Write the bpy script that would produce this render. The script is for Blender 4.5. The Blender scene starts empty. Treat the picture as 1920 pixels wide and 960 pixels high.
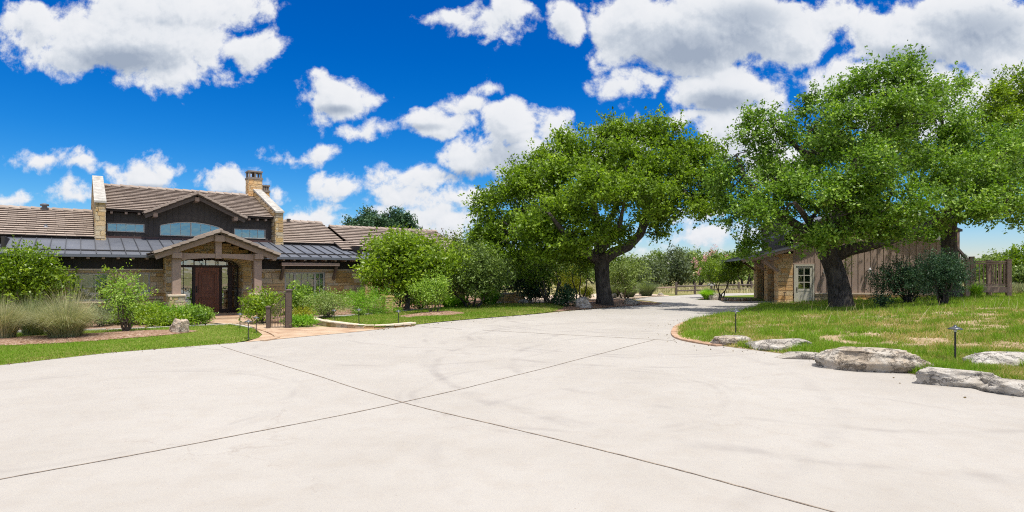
import bpy, math, random
import numpy as np
from mathutils import Vector, Matrix
from mathutils.geometry import delaunay_2d_cdt

# ------------------------------------------------------------------ camera, sky, sun, exposure
SC = bpy.context.scene
CAM_H = 1.9; F = 1100.0; HOR = 510.0      # eye height (m), focal length and horizon row in photo pixels
cam_d = bpy.data.cameras.new('camera')
cam = bpy.data.objects.new('camera', cam_d)
SC.collection.objects.link(cam); SC.camera = cam
cam.location = (0, 0, CAM_H); cam.rotation_euler = (math.pi/2, 0, 0)
cam_d.sensor_width = 36; cam_d.lens = 36*F/1920; cam_d.shift_y = (HOR-480)/1920
cam_d.clip_start = 0.1; cam_d.clip_end = 3000

SUN_DIR = Vector((0.60, -0.80, 0))
SUN_DIR.normalize(); SUN_EL = math.radians(70)
SUN_DIR = Vector((SUN_DIR.x*math.cos(SUN_EL), SUN_DIR.y*math.cos(SUN_EL), math.sin(SUN_EL)))
sun_d = bpy.data.lights.new('sun', 'SUN'); sun_d.energy = 4.3; sun_d.angle = math.radians(0.5)
sun_d.color = (1.0, 0.95, 0.865)
sun = bpy.data.objects.new('sun', sun_d); SC.collection.objects.link(sun)
sun.rotation_euler = SUN_DIR.to_track_quat('Z', 'Y').to_euler(); sun.location = (20, -20, 40)

SC.view_settings.view_transform = 'Standard'
try: SC.view_settings.look = 'None'
except Exception: pass
SC.view_settings.exposure = 0.32; SC.view_settings.gamma = 1.0
SC.view_settings.use_curve_mapping = False
SC.render.engine = 'CYCLES'
SC.cycles.max_bounces = 6; SC.cycles.diffuse_bounces = 3; SC.cycles.glossy_bounces = 3
SC.cycles.transmission_bounces = 4; SC.cycles.transparent_max_bounces = 8
SC.cycles.use_denoising = False
SC.cycles.sample_clamp_indirect = 6.0
SC.cycles.filter_width = 1.1

class NT:
    """tiny helper to write node trees"""
    def __init__(s, tree): s.t = tree; s.n = tree.nodes; s.l = tree.links
    def node(s, typ, **kw):
        n = s.n.new(typ)
        for k, v in kw.items(): setattr(n, k, v)
        return n
    def set(s, sock, v):
        if hasattr(v, 'is_output'): s.l.new(v, sock)
        else: sock.default_value = v
    def math(s, op, a, b=None, c=None, clamp=False):
        n = s.n.new('ShaderNodeMath'); n.operation = op; n.use_clamp = clamp
        s.set(n.inputs[0], a)
        if b is not None: s.set(n.inputs[1], b)
        if c is not None: s.set(n.inputs[2], c)
        return n.outputs[0]
    def vmath(s, op, a, b=None):
        n = s.n.new('ShaderNodeVectorMath'); n.operation = op
        s.set(n.inputs[0], a)
        if b is not None: s.set(n.inputs[1], b)
        return n.outputs['Value'] if op in ('LENGTH', 'DOT_PRODUCT', 'DISTANCE') else n.outputs['Vector']
    def noise(s, vec, scale, detail=4, rough=.55, dist=0.0, out='Fac'):
        n = s.n.new('ShaderNodeTexNoise'); s.set(n.inputs['Vector'], vec)
        n.inputs['Scale'].default_value = scale; n.inputs['Detail'].default_value = detail
        n.inputs['Roughness'].default_value = rough; n.inputs['Distortion'].default_value = dist
        return n.outputs[out]
    def ramp(s, fac, stops, interp='LINEAR'):
        n = s.n.new('ShaderNodeValToRGB'); s.set(n.inputs[0], fac)
        cr = n.color_ramp; cr.interpolation = interp
        while len(cr.elements) < len(stops): cr.elements.new(.5)
        for e, (p, c) in zip(cr.elements, stops):
            e.position = p; e.color = (*c, 1) if len(c) == 3 else c
        return n.outputs[0]
    def mix(s, fac, a, b, typ='MIX'):
        n = s.n.new('ShaderNodeMix'); n.data_type = 'RGBA'; n.blend_type = typ; n.clamp_factor = True
        s.set(n.inputs[0], fac)
        for i, v in ((6, a), (7, b)):
            if isinstance(v, tuple) and len(v) == 3: v = (*v, 1)
            s.set(n.inputs[i], v)
        return n.outputs[2]
    def maprange(s, v, a, b, c, d, smooth=False):
        n = s.n.new('ShaderNodeMapRange'); s.set(n.inputs[0], v)
        if smooth: n.interpolation_type = 'SMOOTHSTEP'
        for i, x in enumerate((a, b, c, d)): n.inputs[i+1].default_value = x
        return n.outputs[0]

# ---- world: physical sky with cumulus clouds placed by compass direction
# each cloud is a group of lobes: (tan azimuth, tan elevation, half width, half height)
def cl(px, py, rx, ry): return ((px-960)/F, (HOR-py)/F, rx/F, ry/F)
CLOUDS = [cl(*c) for c in [
 (250,70,235,72),(75,45,70,45),(320,130,105,42),(465,80,75,38),(120,110,95,40),(330,10,190,50),
 (635,180,74,44),(685,180,40,26),(560,296,52,17),(607,288,44,25),(680,238,56,18),
 (820,225,85,28),(885,195,45,28),(915,160,22,30),
 (950,240,62,58),(1035,235,44,44),(880,300,75,42),(985,290,80,45),(800,345,70,34),(850,375,110,32),(740,372,60,24),
 (635,362,42,26),(605,345,20,16),(590,402,75,20),(700,395,60,20),(820,400,80,26),
 (95,305,62,22),(150,322,38,16),(270,330,62,30),(315,308,32,24),(440,345,66,26),(522,358,24,22),(140,376,58,20),(15,385,40,12),
 (860,28,68,28),(950,40,60,40),(1060,45,46,52),(1190,40,100,62),(1280,70,170,90),(1420,50,130,80),(1210,150,80,32),
 (1350,170,120,62),(1310,225,70,24),(1500,70,80,66),(1590,160,90,60),(1680,80,130,70),(1830,60,150,90),(1720,180,140,70),(1850,190,120,60),(1560,40,60,40),
 (560,420,50,12),(760,420,90,20),(650,425,60,14),(860,420,60,24),(1000,350,70,36),(1110,300,60,30),(1180,250,60,34),(1450,300,70,70),(1300,432,140,17),(1200,452,80,9),(1340,405,110,10),(1250,472,110,9),(1390,250,90,60),
]]
GREYS = [cl(*c) for c in [(210,118,150,34),(1290,95,170,62),(1400,30,120,45),(950,295,80,32),(1360,190,90,32),(1850,50,150,52),(1720,110,110,32),(630,205,50,12),(880,330,90,14),(430,366,60,9),(1600,200,70,25),(275,352,60,9),(800,238,60,10)]]
W = bpy.data.worlds.new('World'); SC.world = W; W.use_nodes = True
W.cycles.sampling_method = 'MANUAL'; W.cycles.sample_map_resolution = 512
def build_world():
    n = NT(W.node_tree); n.n.clear()
    field = bpy.data.node_groups.new('cloud_field', 'ShaderNodeTree')
    field.interface.new_socket('P', in_out='INPUT', socket_type='NodeSocketVector')
    field.interface.new_socket('Field', in_out='OUTPUT', socket_type='NodeSocketFloat')
    g = NT(field); gi = g.node('NodeGroupInput'); go = g.node('NodeGroupOutput')
    P = gi.outputs[0]
    # domain warp gives the lobes billowy edges
    w = g.vmath('SUBTRACT', g.noise(P, 9.0, 3, .55, out='Color'), (.5, .5, .5))
    sc_ = g.node('ShaderNodeVectorMath', operation='SCALE'); g.l.new(w, sc_.inputs[0]); sc_.inputs['Scale'].default_value = .085
    Q = g.vmath('ADD', P, sc_.outputs[0])
    acc = None
    for (cx, cy, rx, ry) in CLOUDS:
        d = g.vmath('LENGTH', g.vmath('MULTIPLY', g.vmath('SUBTRACT', Q, (cx, cy, 0)), (1/rx, 1/ry, 0)))
        v = g.math('SUBTRACT', 1.0, d)
        v = g.math('MULTIPLY', v, min(1.0, 14*min(rx, ry)))   # small clouds are shallow
        acc = v if acc is None else g.math('SMOOTH_MAX', acc, v, .06)
    n1 = g.noise(P, 10.0, 12, .66, .15); n2 = g.noise(P, 26.0, 7, .58, .5)
    acc = g.math('ADD', acc, g.math('MULTIPLY', g.math('SUBTRACT', n1, .5), 1.35))
    acc = g.math('ADD', acc, g.math('MULTIPLY', g.math('SUBTRACT', n2, .5), .46))
    g.l.new(acc, go.inputs[0])
    tc = n.node('ShaderNodeTexCoord'); sep = n.node('ShaderNodeSeparateXYZ'); n.l.new(tc.outputs['Generated'], sep.inputs[0])
    x, y, z = sep.outputs
    ya = n.math('MAXIMUM', n.math('ABSOLUTE', y), .02)
    # azimuth and height as tangents; the same clouds are mirrored behind
    comb = n.node('ShaderNodeCombineXYZ')
    n.l.new(n.math('DIVIDE', x, ya), comb.inputs[0]); n.l.new(n.math('DIVIDE', z, ya), comb.inputs[1])
    P = comb.outputs[0]
    def grp(v):
        a = n.node('ShaderNodeGroup'); a.node_tree = field; n.l.new(v, a.inputs[0]); return a.outputs[0]
    f0 = grp(P)
    f1 = grp(n.vmath('ADD', P, (.010, .022, 0)))
    f2 = grp(n.vmath('ADD', P, (.004, .008, 0)))
    alpha = n.maprange(f0, -.05, .21, 0, 1, True)
    up = n.maprange(z, .0, .02, 0, 1)
    # unseen bright cumulus added overhead and behind the camera to lift the fill light
    q = n.math('DIVIDE', z, n.math('MAXIMUM', n.math('ABSOLUTE', y), .02))
    away = n.math('MAXIMUM', n.maprange(q, .56, .75, 0, 1, True), n.math('MULTIPLY', n.maprange(y, .0, -.12, 0, 1, True), n.maprange(z, .36, .46, 0, 1)))
    over = n.math('MULTIPLY', n.maprange(n.noise(tc.outputs['Generated'], 3.2, 7, .6), .40, .56, 0, 1, True), away)
    alpha = n.math('MULTIPLY', n.math('MAXIMUM', n.math('MULTIPLY', alpha, n.math('SUBTRACT', 1.0, away)), over), up)
    # self shading: the more cloud stands towards the sun, the greyer
    dif = n.math('SUBTRACT', f1, f0); dif2 = n.math('SUBTRACT', f2, f0)
    shade = n.maprange(n.math('ADD', dif, n.math('MULTIPLY', dif2, 1.2)), -.42, .62, 0, 1)
    dens = n.maprange(f0, .15, .95, 0, .3)
    gacc = None
    for (cx, cy, rx, ry) in GREYS:
        d = n.vmath('LENGTH', n.vmath('MULTIPLY', n.vmath('SUBTRACT', P, (cx, cy, 0)), (1/rx, 1/ry, 0)))
        v = n.math('SUBTRACT', 1.15, d)
        gacc = v if gacc is None else n.math('SMOOTH_MAX', gacc, v, .5)
    gn = n.noise(P, 7, 9, .7, .3)
    gacc = n.maprange(n.math('ADD', gacc, n.math('MULTIPLY', n.math('SUBTRACT', gn, .5), .5)), -.05, 1.1, 0, .52, True)
    s = n.math('ADD', n.math('ADD', n.math('MULTIPLY', shade, .55), dens), gacc, clamp=True)
    ccol = n.ramp(s, [(0, (.96, .97, 1.0)), (.3, (.86, .89, .94)), (.6, (.62, .68, .77)), (1, (.38, .45, .57))])
    sky = n.node('ShaderNodeTexSky'); sky.sky_type = 'NISHITA'; sky.sun_disc = False
    sky.sun_elevation = SUN_EL; sky.sun_rotation = math.atan2(SUN_DIR.x, SUN_DIR.y)
    sky.air_density = 1.0; sky.dust_density = .2; sky.ozone_density = 3.0; sky.altitude = 400
    hs = n.node('ShaderNodeHueSaturation'); hs.inputs['Hue'].default_value = .5; hs.inputs['Saturation'].default_value = SKY_SAT
    hs.inputs['Value'].default_value = SKY_VAL; n.l.new(sky.outputs[0], hs.inputs['Color'])
    ccol = n.mix(away, ccol, (1.55, 1.5, 1.42))  # added out-of-view clouds are brighter than the visible ones
    clouds = n.mix(1.0, ccol, (CLOUD_E, CLOUD_E, CLOUD_E), 'MULTIPLY')
    tint_ = n.ramp(z, [(0, (.78, .70, .86)), (.05, (.62, .69, .85)), (.10, (.42, .66, .84)), (.20, (.20, .62, .86)), (.40, (.01, .58, .88)), (.7, (.01, .6, .95))])
    skyc = n.mix(1.0, hs.outputs[0], tint_, 'MULTIPLY')
    col = n.mix(alpha, skyc, clouds)
    bg = n.node('ShaderNodeBackground'); bg.inputs['Strength'].default_value = .1
    out = n.node('ShaderNodeOutputWorld')
    n.l.new(col, bg.inputs[0]); n.l.new(bg.outputs[0], out.inputs[0])
SKY_SAT = 1.5; SKY_VAL = 1.25; CLOUD_E = 7.4
build_world()

# ------------------------------------------------------------------ places: photo pixel -> point in the world
def at(px, py, t): return Vector(((px-960)/F*t, t, CAM_H+(HOR-py)/F*t))      # at depth t metres
def gnd(px, py, z=0.0):
    t = (CAM_H-z)*F/(py-HOR); return Vector(((px-960)/F*t, t, z))

# ------------------------------------------------------------------ object helpers
RNG = np.random.default_rng(7); random.seed(7)
COL = SC.collection
def tag(o, label=None, cat=None, group=None, kind=None):
    if label: o['label'] = label
    if cat: o['category'] = cat
    if group: o['group'] = group
    if kind: o['kind'] = kind
    return o
def thing(name, label, cat, loc=(0, 0, 0), rz=0.0, group=None):
    o = bpy.data.objects.new(name, None); COL.objects.link(o)
    o.location = loc; o.rotation_euler = (0, 0, rz); o.empty_display_size = .3
    return tag(o, label, cat, group)
def link_mesh(name, me, mats, parent=None):
    if not isinstance(mats, (list, tuple)): mats = [mats]
    for m in mats: me.materials.append(m)
    o = bpy.data.objects.new(name, me); COL.objects.link(o)
    if parent: o.parent = parent
    return o
def copy_tree(o, parent=None):
    c = o.copy(); COL.objects.link(c)
    if parent: c.parent = parent
    for ch in [x for x in SC.objects if x.parent == o]: copy_tree(ch, c)
    return c

class MB:
    """collects faces of ONE part; 'tint' is a random value per piece (stone, tile, leaf)"""
    def __init__(s): s.v = []; s.f = []; s.tint = []; s.mi = []; s.sm = []
    def face(s, pts, tint=0.5, mi=0, smooth=False):
        b = len(s.v); s.v += [tuple(p) for p in pts]; s.f.append(tuple(range(b, b+len(pts))))
        s.tint.append(tint); s.mi.append(mi); s.sm.append(smooth)
    def raw(s, vs, fs, tint=.5, mi=0, smooth=False):
        b = len(s.v); s.v += [tuple(p) for p in vs]
        for f in fs:
            s.f.append(tuple(i+b for i in f)); s.tint.append(tint); s.mi.append(mi); s.sm.append(smooth)
    def hexa(s, p, tint=.5, mi=0):      # 8 corners: bottom 0-3, top 4-7
        s.raw(p, [(0, 3, 2, 1), (4, 5, 6, 7), (0, 1, 5, 4), (1, 2, 6, 5), (2, 3, 7, 6), (3, 0, 4, 7)], tint, mi)
    def box(s, x0, x1, y0, y1, z0, z1, tint=.5, mi=0):
        s.hexa([(x0, y0, z0), (x1, y0, z0), (x1, y1, z0), (x0, y1, z0), (x0, y0, z1), (x1, y0, z1), (x1, y1, z1), (x0, y1, z1)], tint, mi)
    def bar(s, a, b, w, h, up=(0, 0, 1), tint=.5, mi=0):
        a = Vector(a); b = Vector(b); d = (b-a).normalized(); up = Vector(up)
        sd = d.cross(up)
        if sd.length < 1e-4: sd = d.cross(Vector((0, 1, 0)))
        sd.normalize(); u = sd.cross(d).normalized()
        c = [a-sd*w/2-u*h/2, a+sd*w/2-u*h/2, b+sd*w/2-u*h/2, b-sd*w/2-u*h/2,
             a-sd*w/2+u*h/2, a+sd*w/2+u*h/2, b+sd*w/2+u*h/2, b-sd*w/2+u*h/2]
        s.hexa(c, tint, mi)
    def prism(s, poly, axis_vec, tint=.5, mi=0):   # poly: list of 3d points, extruded by axis_vec
        a = Vector(axis_vec); n = len(poly); P = [Vector(p) for p in poly]
        vs = P+[p+a for p in P]
        fs = [tuple(range(n-1, -1, -1)), tuple(range(n, 2*n))]+[(i, (i+1) % n, n+(i+1) % n, n+i) for i in range(n)]
        s.raw(vs, fs, tint, mi)
    def tube(s, pts, rad, n=8, tint=.5, mi=0, wob=0.0, cap=True, rng=None):
        pts = [Vector(p) for p in pts]; N = len(pts); ref = Vector((.31, .17, .93)); vs = []
        d0 = (pts[1]-pts[0]).normalized(); x = d0.cross(Vector((0, 1, 0)) if abs(d0.y) < .8 else Vector((1, 0, 0))).normalized()
        for i, p in enumerate(pts):
            d = (pts[min(i+1, N-1)]-pts[max(i-1, 0)]).normalized()
            x = (x-d*x.dot(d)).normalized(); y = d.cross(x); r = rad[i] if hasattr(rad, '__len__') else rad
            for k in range(n):
                a = 2*math.pi*k/n
                rr = r*(1+(wob*(math.sin(3*a+i*.7)+.7*math.sin(5*a-i*1.3)+.6*math.sin(7*a+i*2.1)) if wob else 0))
                vs.append(p+(x*math.cos(a)+y*math.sin(a))*rr)
        fs = [(i*n+k, i*n+(k+1) % n, (i+1)*n+(k+1) % n, (i+1)*n+k) for i in range(N-1) for k in range(n)]
        s.raw(vs, fs, tint, mi, True)
        if cap: s.raw([vs[k] for k in range(n)][::-1], [tuple(range(n))], tint, mi); s.raw(vs[-n:], [tuple(range(n))], tint, mi)
    def lathe(s, c, prof, n=16, tint=.5, mi=0, smooth=True):
        c = Vector(c); vs = [c+Vector((r*math.cos(2*math.pi*k/n), r*math.sin(2*math.pi*k/n), z)) for r, z in prof for k in range(n)]
        fs = [(i*n+k, i*n+(k+1) % n, (i+1)*n+(k+1) % n, (i+1)*n+k) for i in range(len(prof)-1) for k in range(n)]
        s.raw(vs, fs, tint, mi, smooth)
        s.raw(vs[:n][::-1], [tuple(range(n))], tint, mi); s.raw(vs[-n:], [tuple(range(n))], tint, mi)
    def build(s, name, mats, parent=None, bevel=0):
        me = bpy.data.meshes.new(name); me.from_pydata(s.v, [], s.f); me.update()
        me.polygons.foreach_set('material_index', s.mi); me.polygons.foreach_set('use_smooth', s.sm)
        a = me.attributes.new('tint', 'FLOAT', 'FACE'); a.data.foreach_set('value', s.tint)
        o = link_mesh(name, me, mats, parent)
        if bevel:
            b = o.modifiers.new('bevel', 'BEVEL'); b.width = bevel; b.segments = 1; b.limit_method = 'ANGLE'
        return o
def np_mesh(name, verts, nper, tint, mats, parent=None, smooth=False, mi=None):
    """fast mesh of M separate faces with nper corners each"""
    M = len(verts)//nper; me = bpy.data.meshes.new(name)
    me.vertices.add(len(verts)); me.vertices.foreach_set('co', np.asarray(verts, dtype=np.float32).ravel())
    me.loops.add(M*nper); me.loops.foreach_set('vertex_index', np.arange(M*nper, dtype=np.int32))
    me.polygons.add(M); me.polygons.foreach_set('loop_start', np.arange(0, M*nper, nper, dtype=np.int32))
    me.polygons.foreach_set('loop_total', np.full(M, nper, dtype=np.int32))
    if mi is not None: me.polygons.foreach_set('material_index', np.asarray(mi, dtype=np.int32))
    a = me.attributes.new('tint', 'FLOAT', 'FACE'); a.data.foreach_set('value', np.asarray(tint, dtype=np.float32))
    me.update(calc_edges=True); me.validate()
    return link_mesh(name, me, mats, parent)

# ------------------------------------------------------------------ materials
def material(name, fn, rough=.8, spec=.3, metal=0.0):
    m = bpy.data.materials.new(name); m.use_nodes = True; n = NT(m.node_tree); n.n.clear()
    p = n.node('ShaderNodeBsdfPrincipled'); out = n.node('ShaderNodeOutputMaterial'); n.l.new(p.outputs[0], out.inputs[0])
    p.inputs['Roughness'].default_value = rough; p.inputs['Specular IOR Level'].default_value = spec; p.inputs['Metallic'].default_value = metal
    n.p = p; n.out = out
    n.obj = n.node('ShaderNodeTexCoord').outputs['Object']; n.pos = n.node('ShaderNodeNewGeometry').outputs['Position']
    n.tint = n.node('ShaderNodeAttribute', attribute_name='tint').outputs['Fac']
    c = fn(n)
    if c is not None: n.set(p.inputs['Base Color'], (*c, 1) if isinstance(c, tuple) and len(c) == 3 else c)
    return m
def bump(n, h, strength=.4, dist=.02):
    b = n.node('ShaderNodeBump'); b.inputs['Strength'].default_value = strength; b.inputs['Distance'].default_value = dist
    n.set(b.inputs['Height'], h); n.l.new(b.outputs[0], n.p.inputs['Normal'])
def m_noisy(name, c1, c2, scale=6, rough=.8, spec=.3, bs=.3, bd=.01, bscale=40, metal=0.0, tint=0.0):
    def fn(n):
        f = n.noise(n.pos, scale, 6, .6)
        col = n.ramp(f, [(.3, c1), (.7, c2)])
        if tint: col = n.mix(n.maprange(n.tint, 0, 1, 0, tint), col, (c1[0]*.5, c1[1]*.5, c1[2]*.5))
        bump(n, n.noise(n.pos, bscale, 4), bs, bd); return col
    return material(name, fn, rough, spec, metal)
def m_stone(name='limestone'):
    def fn(n):
        col = n.ramp(n.tint, [(0, (.40, .37, .31)), (.14, (.52, .44, .30)), (.3, (.44, .28, .10)), (.42, (.60, .53, .42)), (.55, (.54, .38, .16)), (.68, (.34, .21, .08)), (.8, (.62, .54, .40)), (.9, (.50, .30, .10)), (1, (.36, .33, .28))])
        f = n.noise(n.pos, 5, 6, .65); g = n.noise(n.pos, 22, 5, .6)
        col = n.mix(n.maprange(f, .35, .75, 0, .55), col, (.52, .36, .16), 'MIX')
        col = n.mix(n.maprange(g, .45, .8, 0, .45), col, (.24, .18, .12))
        bump(n, n.noise(n.pos, 14, 6, .65), .8, .03); return col
    return material(name, fn, .88, .2)
def m_leaf(name, stops, rough=.42, spec=.5, trans=.35, tcol=None):
    m = bpy.data.materials.new(name); m.use_nodes = True; n = NT(m.node_tree); n.n.clear()
    tint = n.node('ShaderNodeAttribute', attribute_name='tint').outputs['Fac']
    col = n.ramp(tint, stops)
    p = n.node('ShaderNodeBsdfPrincipled'); n.l.new(col, p.inputs['Base Color'])
    p.inputs['Roughness'].default_value = rough; p.inputs['Specular IOR Level'].default_value = spec
    t = n.node('ShaderNodeBsdfTranslucent')
    tc = n.mix(1.0, col, tcol or (1.25, 1.35, .55), 'MULTIPLY'); n.l.new(tc, t.inputs[0])
    mx = n.node('ShaderNodeMixShader'); mx.inputs[0].default_value = trans
    out = n.node('ShaderNodeOutputMaterial')
    n.l.new(p.outputs[0], mx.inputs[1]); n.l.new(t.outputs[0], mx.inputs[2]); n.l.new(mx.outputs[0], out.inputs[0])
    return m
def c255(r, g, b, k=1.0): return tuple(((x/255)**2.2)*k for x in (r, g, b))

M = {}
M['stone'] = m_stone()
M['mortar'] = m_noisy('mortar', (.34, .28, .19), (.44, .37, .27), 12)
M['stone_orange'] = material('orange_sandstone', lambda n: (bump(n, n.noise(n.pos, 14, 6, .65), .8, .03), n.mix(n.maprange(n.noise(n.pos, 5, 5), .35, .7, 0, .7), n.ramp(n.tint, [(0, (.62, .38, .16)), (.3, (.58, .45, .28)), (.6, (.66, .36, .13)), (.8, (.55, .30, .11)), (1, (.60, .48, .33))]), (.62, .44, .24)))[1], .88, .2)
M['coping'] = m_noisy('pale_coping', (.50, .48, .44), (.26, .245, .22), 4, bs=.4)
M['capstone'] = m_noisy('pale_cap_stone', (.55, .44, .32), (.66, .57, .45), 7)
M['brick'] = m_noisy('brick_edging', (.40, .24, .15), (.52, .36, .25), 9, tint=.5)
M['board_dark'] = m_noisy('stained_and_shaded_boards', (.050, .043, .040), (.075, .064, .058), 8, .7, .3)
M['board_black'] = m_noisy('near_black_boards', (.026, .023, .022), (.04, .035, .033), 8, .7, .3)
M['board_brown'] = m_noisy('brown_boards', (.33, .24, .19), (.385, .29, .235), 3, .75, .3)
M['timber'] = m_noisy('painted_timber', (.29, .205, .16), (.345, .25, .20), 10, .7, .3)
M['timber_dark'] = m_noisy('dark_timber', (.10, .078, .066), (.14, .11, .095), 10, .7, .3)
M['rail'] = m_noisy('stair_timber', (.26, .185, .145), (.31, .225, .18), 10, .75, .3)
def _tile(n):
    col = n.ramp(n.tint, [(0, (.27, .215, .18)), (.4, (.35, .285, .24)), (.75, (.31, .25, .21)), (1, (.40, .335, .285))])
    col = n.mix(n.maprange(n.noise(n.pos, 1.4, 5), .4, .75, 0, .4), col, (.30, .24, .20))
    bump(n, n.noise(n.pos, 30, 4), .3, .01); return col
M['tile'] = material('concrete_roof_tile', _tile, .85, .25)
M['tile_dark'] = m_noisy('weathered_tile_edge', (.17, .145, .125), (.25, .21, .185), 8)
M['gap'] = material('roof_underlay', lambda n: (.05, .04, .035), .95, .1)
def _metal(n):
    f = n.noise(n.pos, 1.3, 6, .6)
    bump(n, n.noise(n.pos, 2.2, 3), .05, .02)
    n.l.new(n.maprange(n.noise(n.pos, 5, 4), .3, .7, .42, .6), n.p.inputs['Roughness'])
    return n.ramp(f, [(.3, (.085, .094, .115)), (.7, (.115, .126, .15))])
M['metal_roof'] = material('standing_seam_metal', _metal, .5, .5)
M['seam'] = material('seam_metal', lambda n: (.045, .048, .056), .5, .4)
M['flashing'] = material('copper_flashing', lambda n: (.07, .035, .03), .5, .4)
M['frame'] = m_noisy('pale_window_frame', (.40, .39, .36), (.46, .45, .42), 10, .6)
M['frame_dark'] = material('dark_window_frame', lambda n: (.03, .028, .026), .5, .4)
M['cream'] = m_noisy('cream_door_paint', (.50, .47, .38), (.56, .53, .43), 6, .6)
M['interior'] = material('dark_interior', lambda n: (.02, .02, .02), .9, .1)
M['blind'] = material('white_blind', lambda n: (.62, .66, .64), .8, .2)
def _glass(nm='window_glass', k0=.24, tr=(.55, .62, .62, 1)):
    m = bpy.data.materials.new(nm); m.use_nodes = True; n = NT(m.node_tree); n.n.clear()
    g = n.node('ShaderNodeBsdfGlossy'); g.inputs['Roughness'].default_value = .02; g.inputs['Color'].default_value = (.92, 1, 1, 1)
    pos = n.node('ShaderNodeNewGeometry').outputs['Position']
    b = n.node('ShaderNodeBump'); b.inputs['Strength'].default_value = .12; b.inputs['Distance'].default_value = .03
    n.l.new(n.noise(pos, 2.5, 2), b.inputs['Height']); n.l.new(b.outputs[0], g.inputs['Normal'])
    t = n.node('ShaderNodeBsdfTransparent'); t.inputs['Color'].default_value = tr
    fr = n.node('ShaderNodeLayerWeight'); fr.inputs[0].default_value = .5
    k = n.maprange(fr.outputs['Fresnel'], 0, 1, k0, 1.0)
    mx = n.node('ShaderNodeMixShader'); n.l.new(k, mx.inputs[0]); n.l.new(t.outputs[0], mx.inputs[1]); n.l.new(g.outputs[0], mx.inputs[2])
    o = n.node('ShaderNodeOutputMaterial'); n.l.new(mx.outputs[0], o.inputs[0]); return m
M['glass'] = _glass(); M['glass_clear'] = _glass('clear_window_glass', .09, (.80, .86, .86, 1))
def _door(n):
    s = n.node('ShaderNodeMapping'); n.l.new(n.pos, s.inputs[0]); s.inputs['Scale'].default_value = (6, 6, .7)
    f = n.noise(s.outputs[0], 3, 6, .6, 1.0)
    return n.ramp(f, [(.3, (.12, .035, .015)), (.55, (.25, .075, .028)), (.75, (.36, .12, .045))])
M['door'] = material('mahogany', _door, .4, .5)
M['door_frame'] = m_noisy('dark_mahogany', (.028, .012, .008), (.05, .02, .012), 8, .45, .4)
M['black'] = material('black_metal', lambda n: (.02, .02, .022), .45, .5)
M['bronze'] = m_noisy('bronze_metal', (.07, .048, .036), (.11, .078, .058), 14, .5, .5)
M['lampmetal'] = m_noisy('weathered_lamp_metal', (.07, .08, .09), (.12, .13, .14), 20, .35, .6, metal=.6)
M['white_lamp'] = material('white_lamp', lambda n: (.75, .76, .76), .4, .5)
M['lampglass'] = material('frosted_lamp_glass', lambda n: (.7, .7, .62), .3, .5)

def _bark(n, c1=(.03, .026, .023), c2=(.105, .092, .082)):
    s = n.node('ShaderNodeMapping'); n.l.new(n.pos, s.inputs[0]); s.inputs['Scale'].default_value = (1, 1, .28)
    v = n.noise(s.outputs[0], 11, 6, .7, .6); w = n.noise(n.pos, 1.2, 4)
    col = n.ramp(v, [(.36, c1), (.62, c2)])
    col = n.mix(n.maprange(w, .56, .72, 0, .5), col, (.19, .17, .155))
    bump(n, v, 1.0, .08); return col
M['bark'] = material('oak_bark', _bark, .95, .1)
M['bark_thin'] = material('light_bark', lambda n: _bark(n, (.09, .07, .055), (.22, .18, .14)), .95, .1)
L = {}
L['oak'] = m_leaf('live_oak_leaves', [(0, (0.035, 0.072, 0.009)), (0.4, (0.1, 0.198, 0.015)), (0.8, (0.175, 0.31, 0.026)), (1, (0.335, 0.474, 0.087))], .45, .4, .36)
L['oak_yellow'] = m_leaf('yellow_oak_leaves', [(0, (0.042, 0.084, 0.007)), (0.4, (0.125, 0.212, 0.012)), (0.8, (0.215, 0.334, 0.017)), (1, (0.335, 0.461, 0.044))], .48, .35, .4)  # yellower leaf colour for the oak beside the drive
L['bright'] = m_leaf('light_green_leaves', [(0, (.08, .14, .006)), (.5, (.19, .30, .012)), (1, (.36, .46, .04))], .4, .5, .42)
L['lime'] = m_leaf('lime_leaves', [(0, (.10, .22, .008)), (.5, (.18, .38, .016)), (1, (.32, .52, .05))], .5, .4, .4)
L['mid'] = m_leaf('mid_green_leaves', [(0, (0.07, 0.132, 0.015)), (0.5, (0.171, 0.296, 0.026)), (1, (0.342, 0.482, 0.067))], .45, .45, .35)
L['dark'] = m_leaf('dark_glossy_leaves', [(0, (0.013, 0.036, 0.016)), (0.5, (0.029, 0.078, 0.034)), (0.9, (0.058, 0.13, 0.055)), (1, (0.13, 0.221, 0.104))], .5, .3, .2)
L['olive'] = m_leaf('olive_leaves', [(0, (0.078, 0.116, 0.026)), (0.5, (0.186, 0.248, 0.059)), (1, (0.31, 0.389, 0.119))], .5, .35, .3)
L['grey'] = m_leaf('grey_green_leaves', [(0, (.08, .11, .055)), (.5, (.14, .18, .085)), (1, (.24, .28, .15))], .6, .3, .3)
L['yellow'] = m_leaf('yellow_leaves', [(0, (.24, .26, .010)), (.5, (.42, .42, .02)), (1, (.55, .52, .05))], .5, .4, .4)
L['pink'] = m_leaf('pink_blossom', [(0, (.62, .30, .33)), (1, (.80, .55, .52))], .7, .2, .3, (1.1, .9, .9))
L['russet'] = m_leaf('russet_leaves', [(0, (.10, .07, .03)), (1, (.22, .15, .07))], .6, .3, .3)
L['far'] = m_leaf('distant_tree_leaves', [(0, (0.07, 0.112, 0.026)), (0.5, (0.155, 0.23, 0.047)), (1, (0.265, 0.342, 0.081))], .55, .3, .3)
L['blade'] = m_leaf('grass_blades', [(0, (.52, .42, .20)), (.15, (.40, .37, .11)), (.35, (.19, .28, .03)), (.75, (.20, .36, .025)), (1, (.34, .44, .06))], .6, .25, .35)
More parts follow.
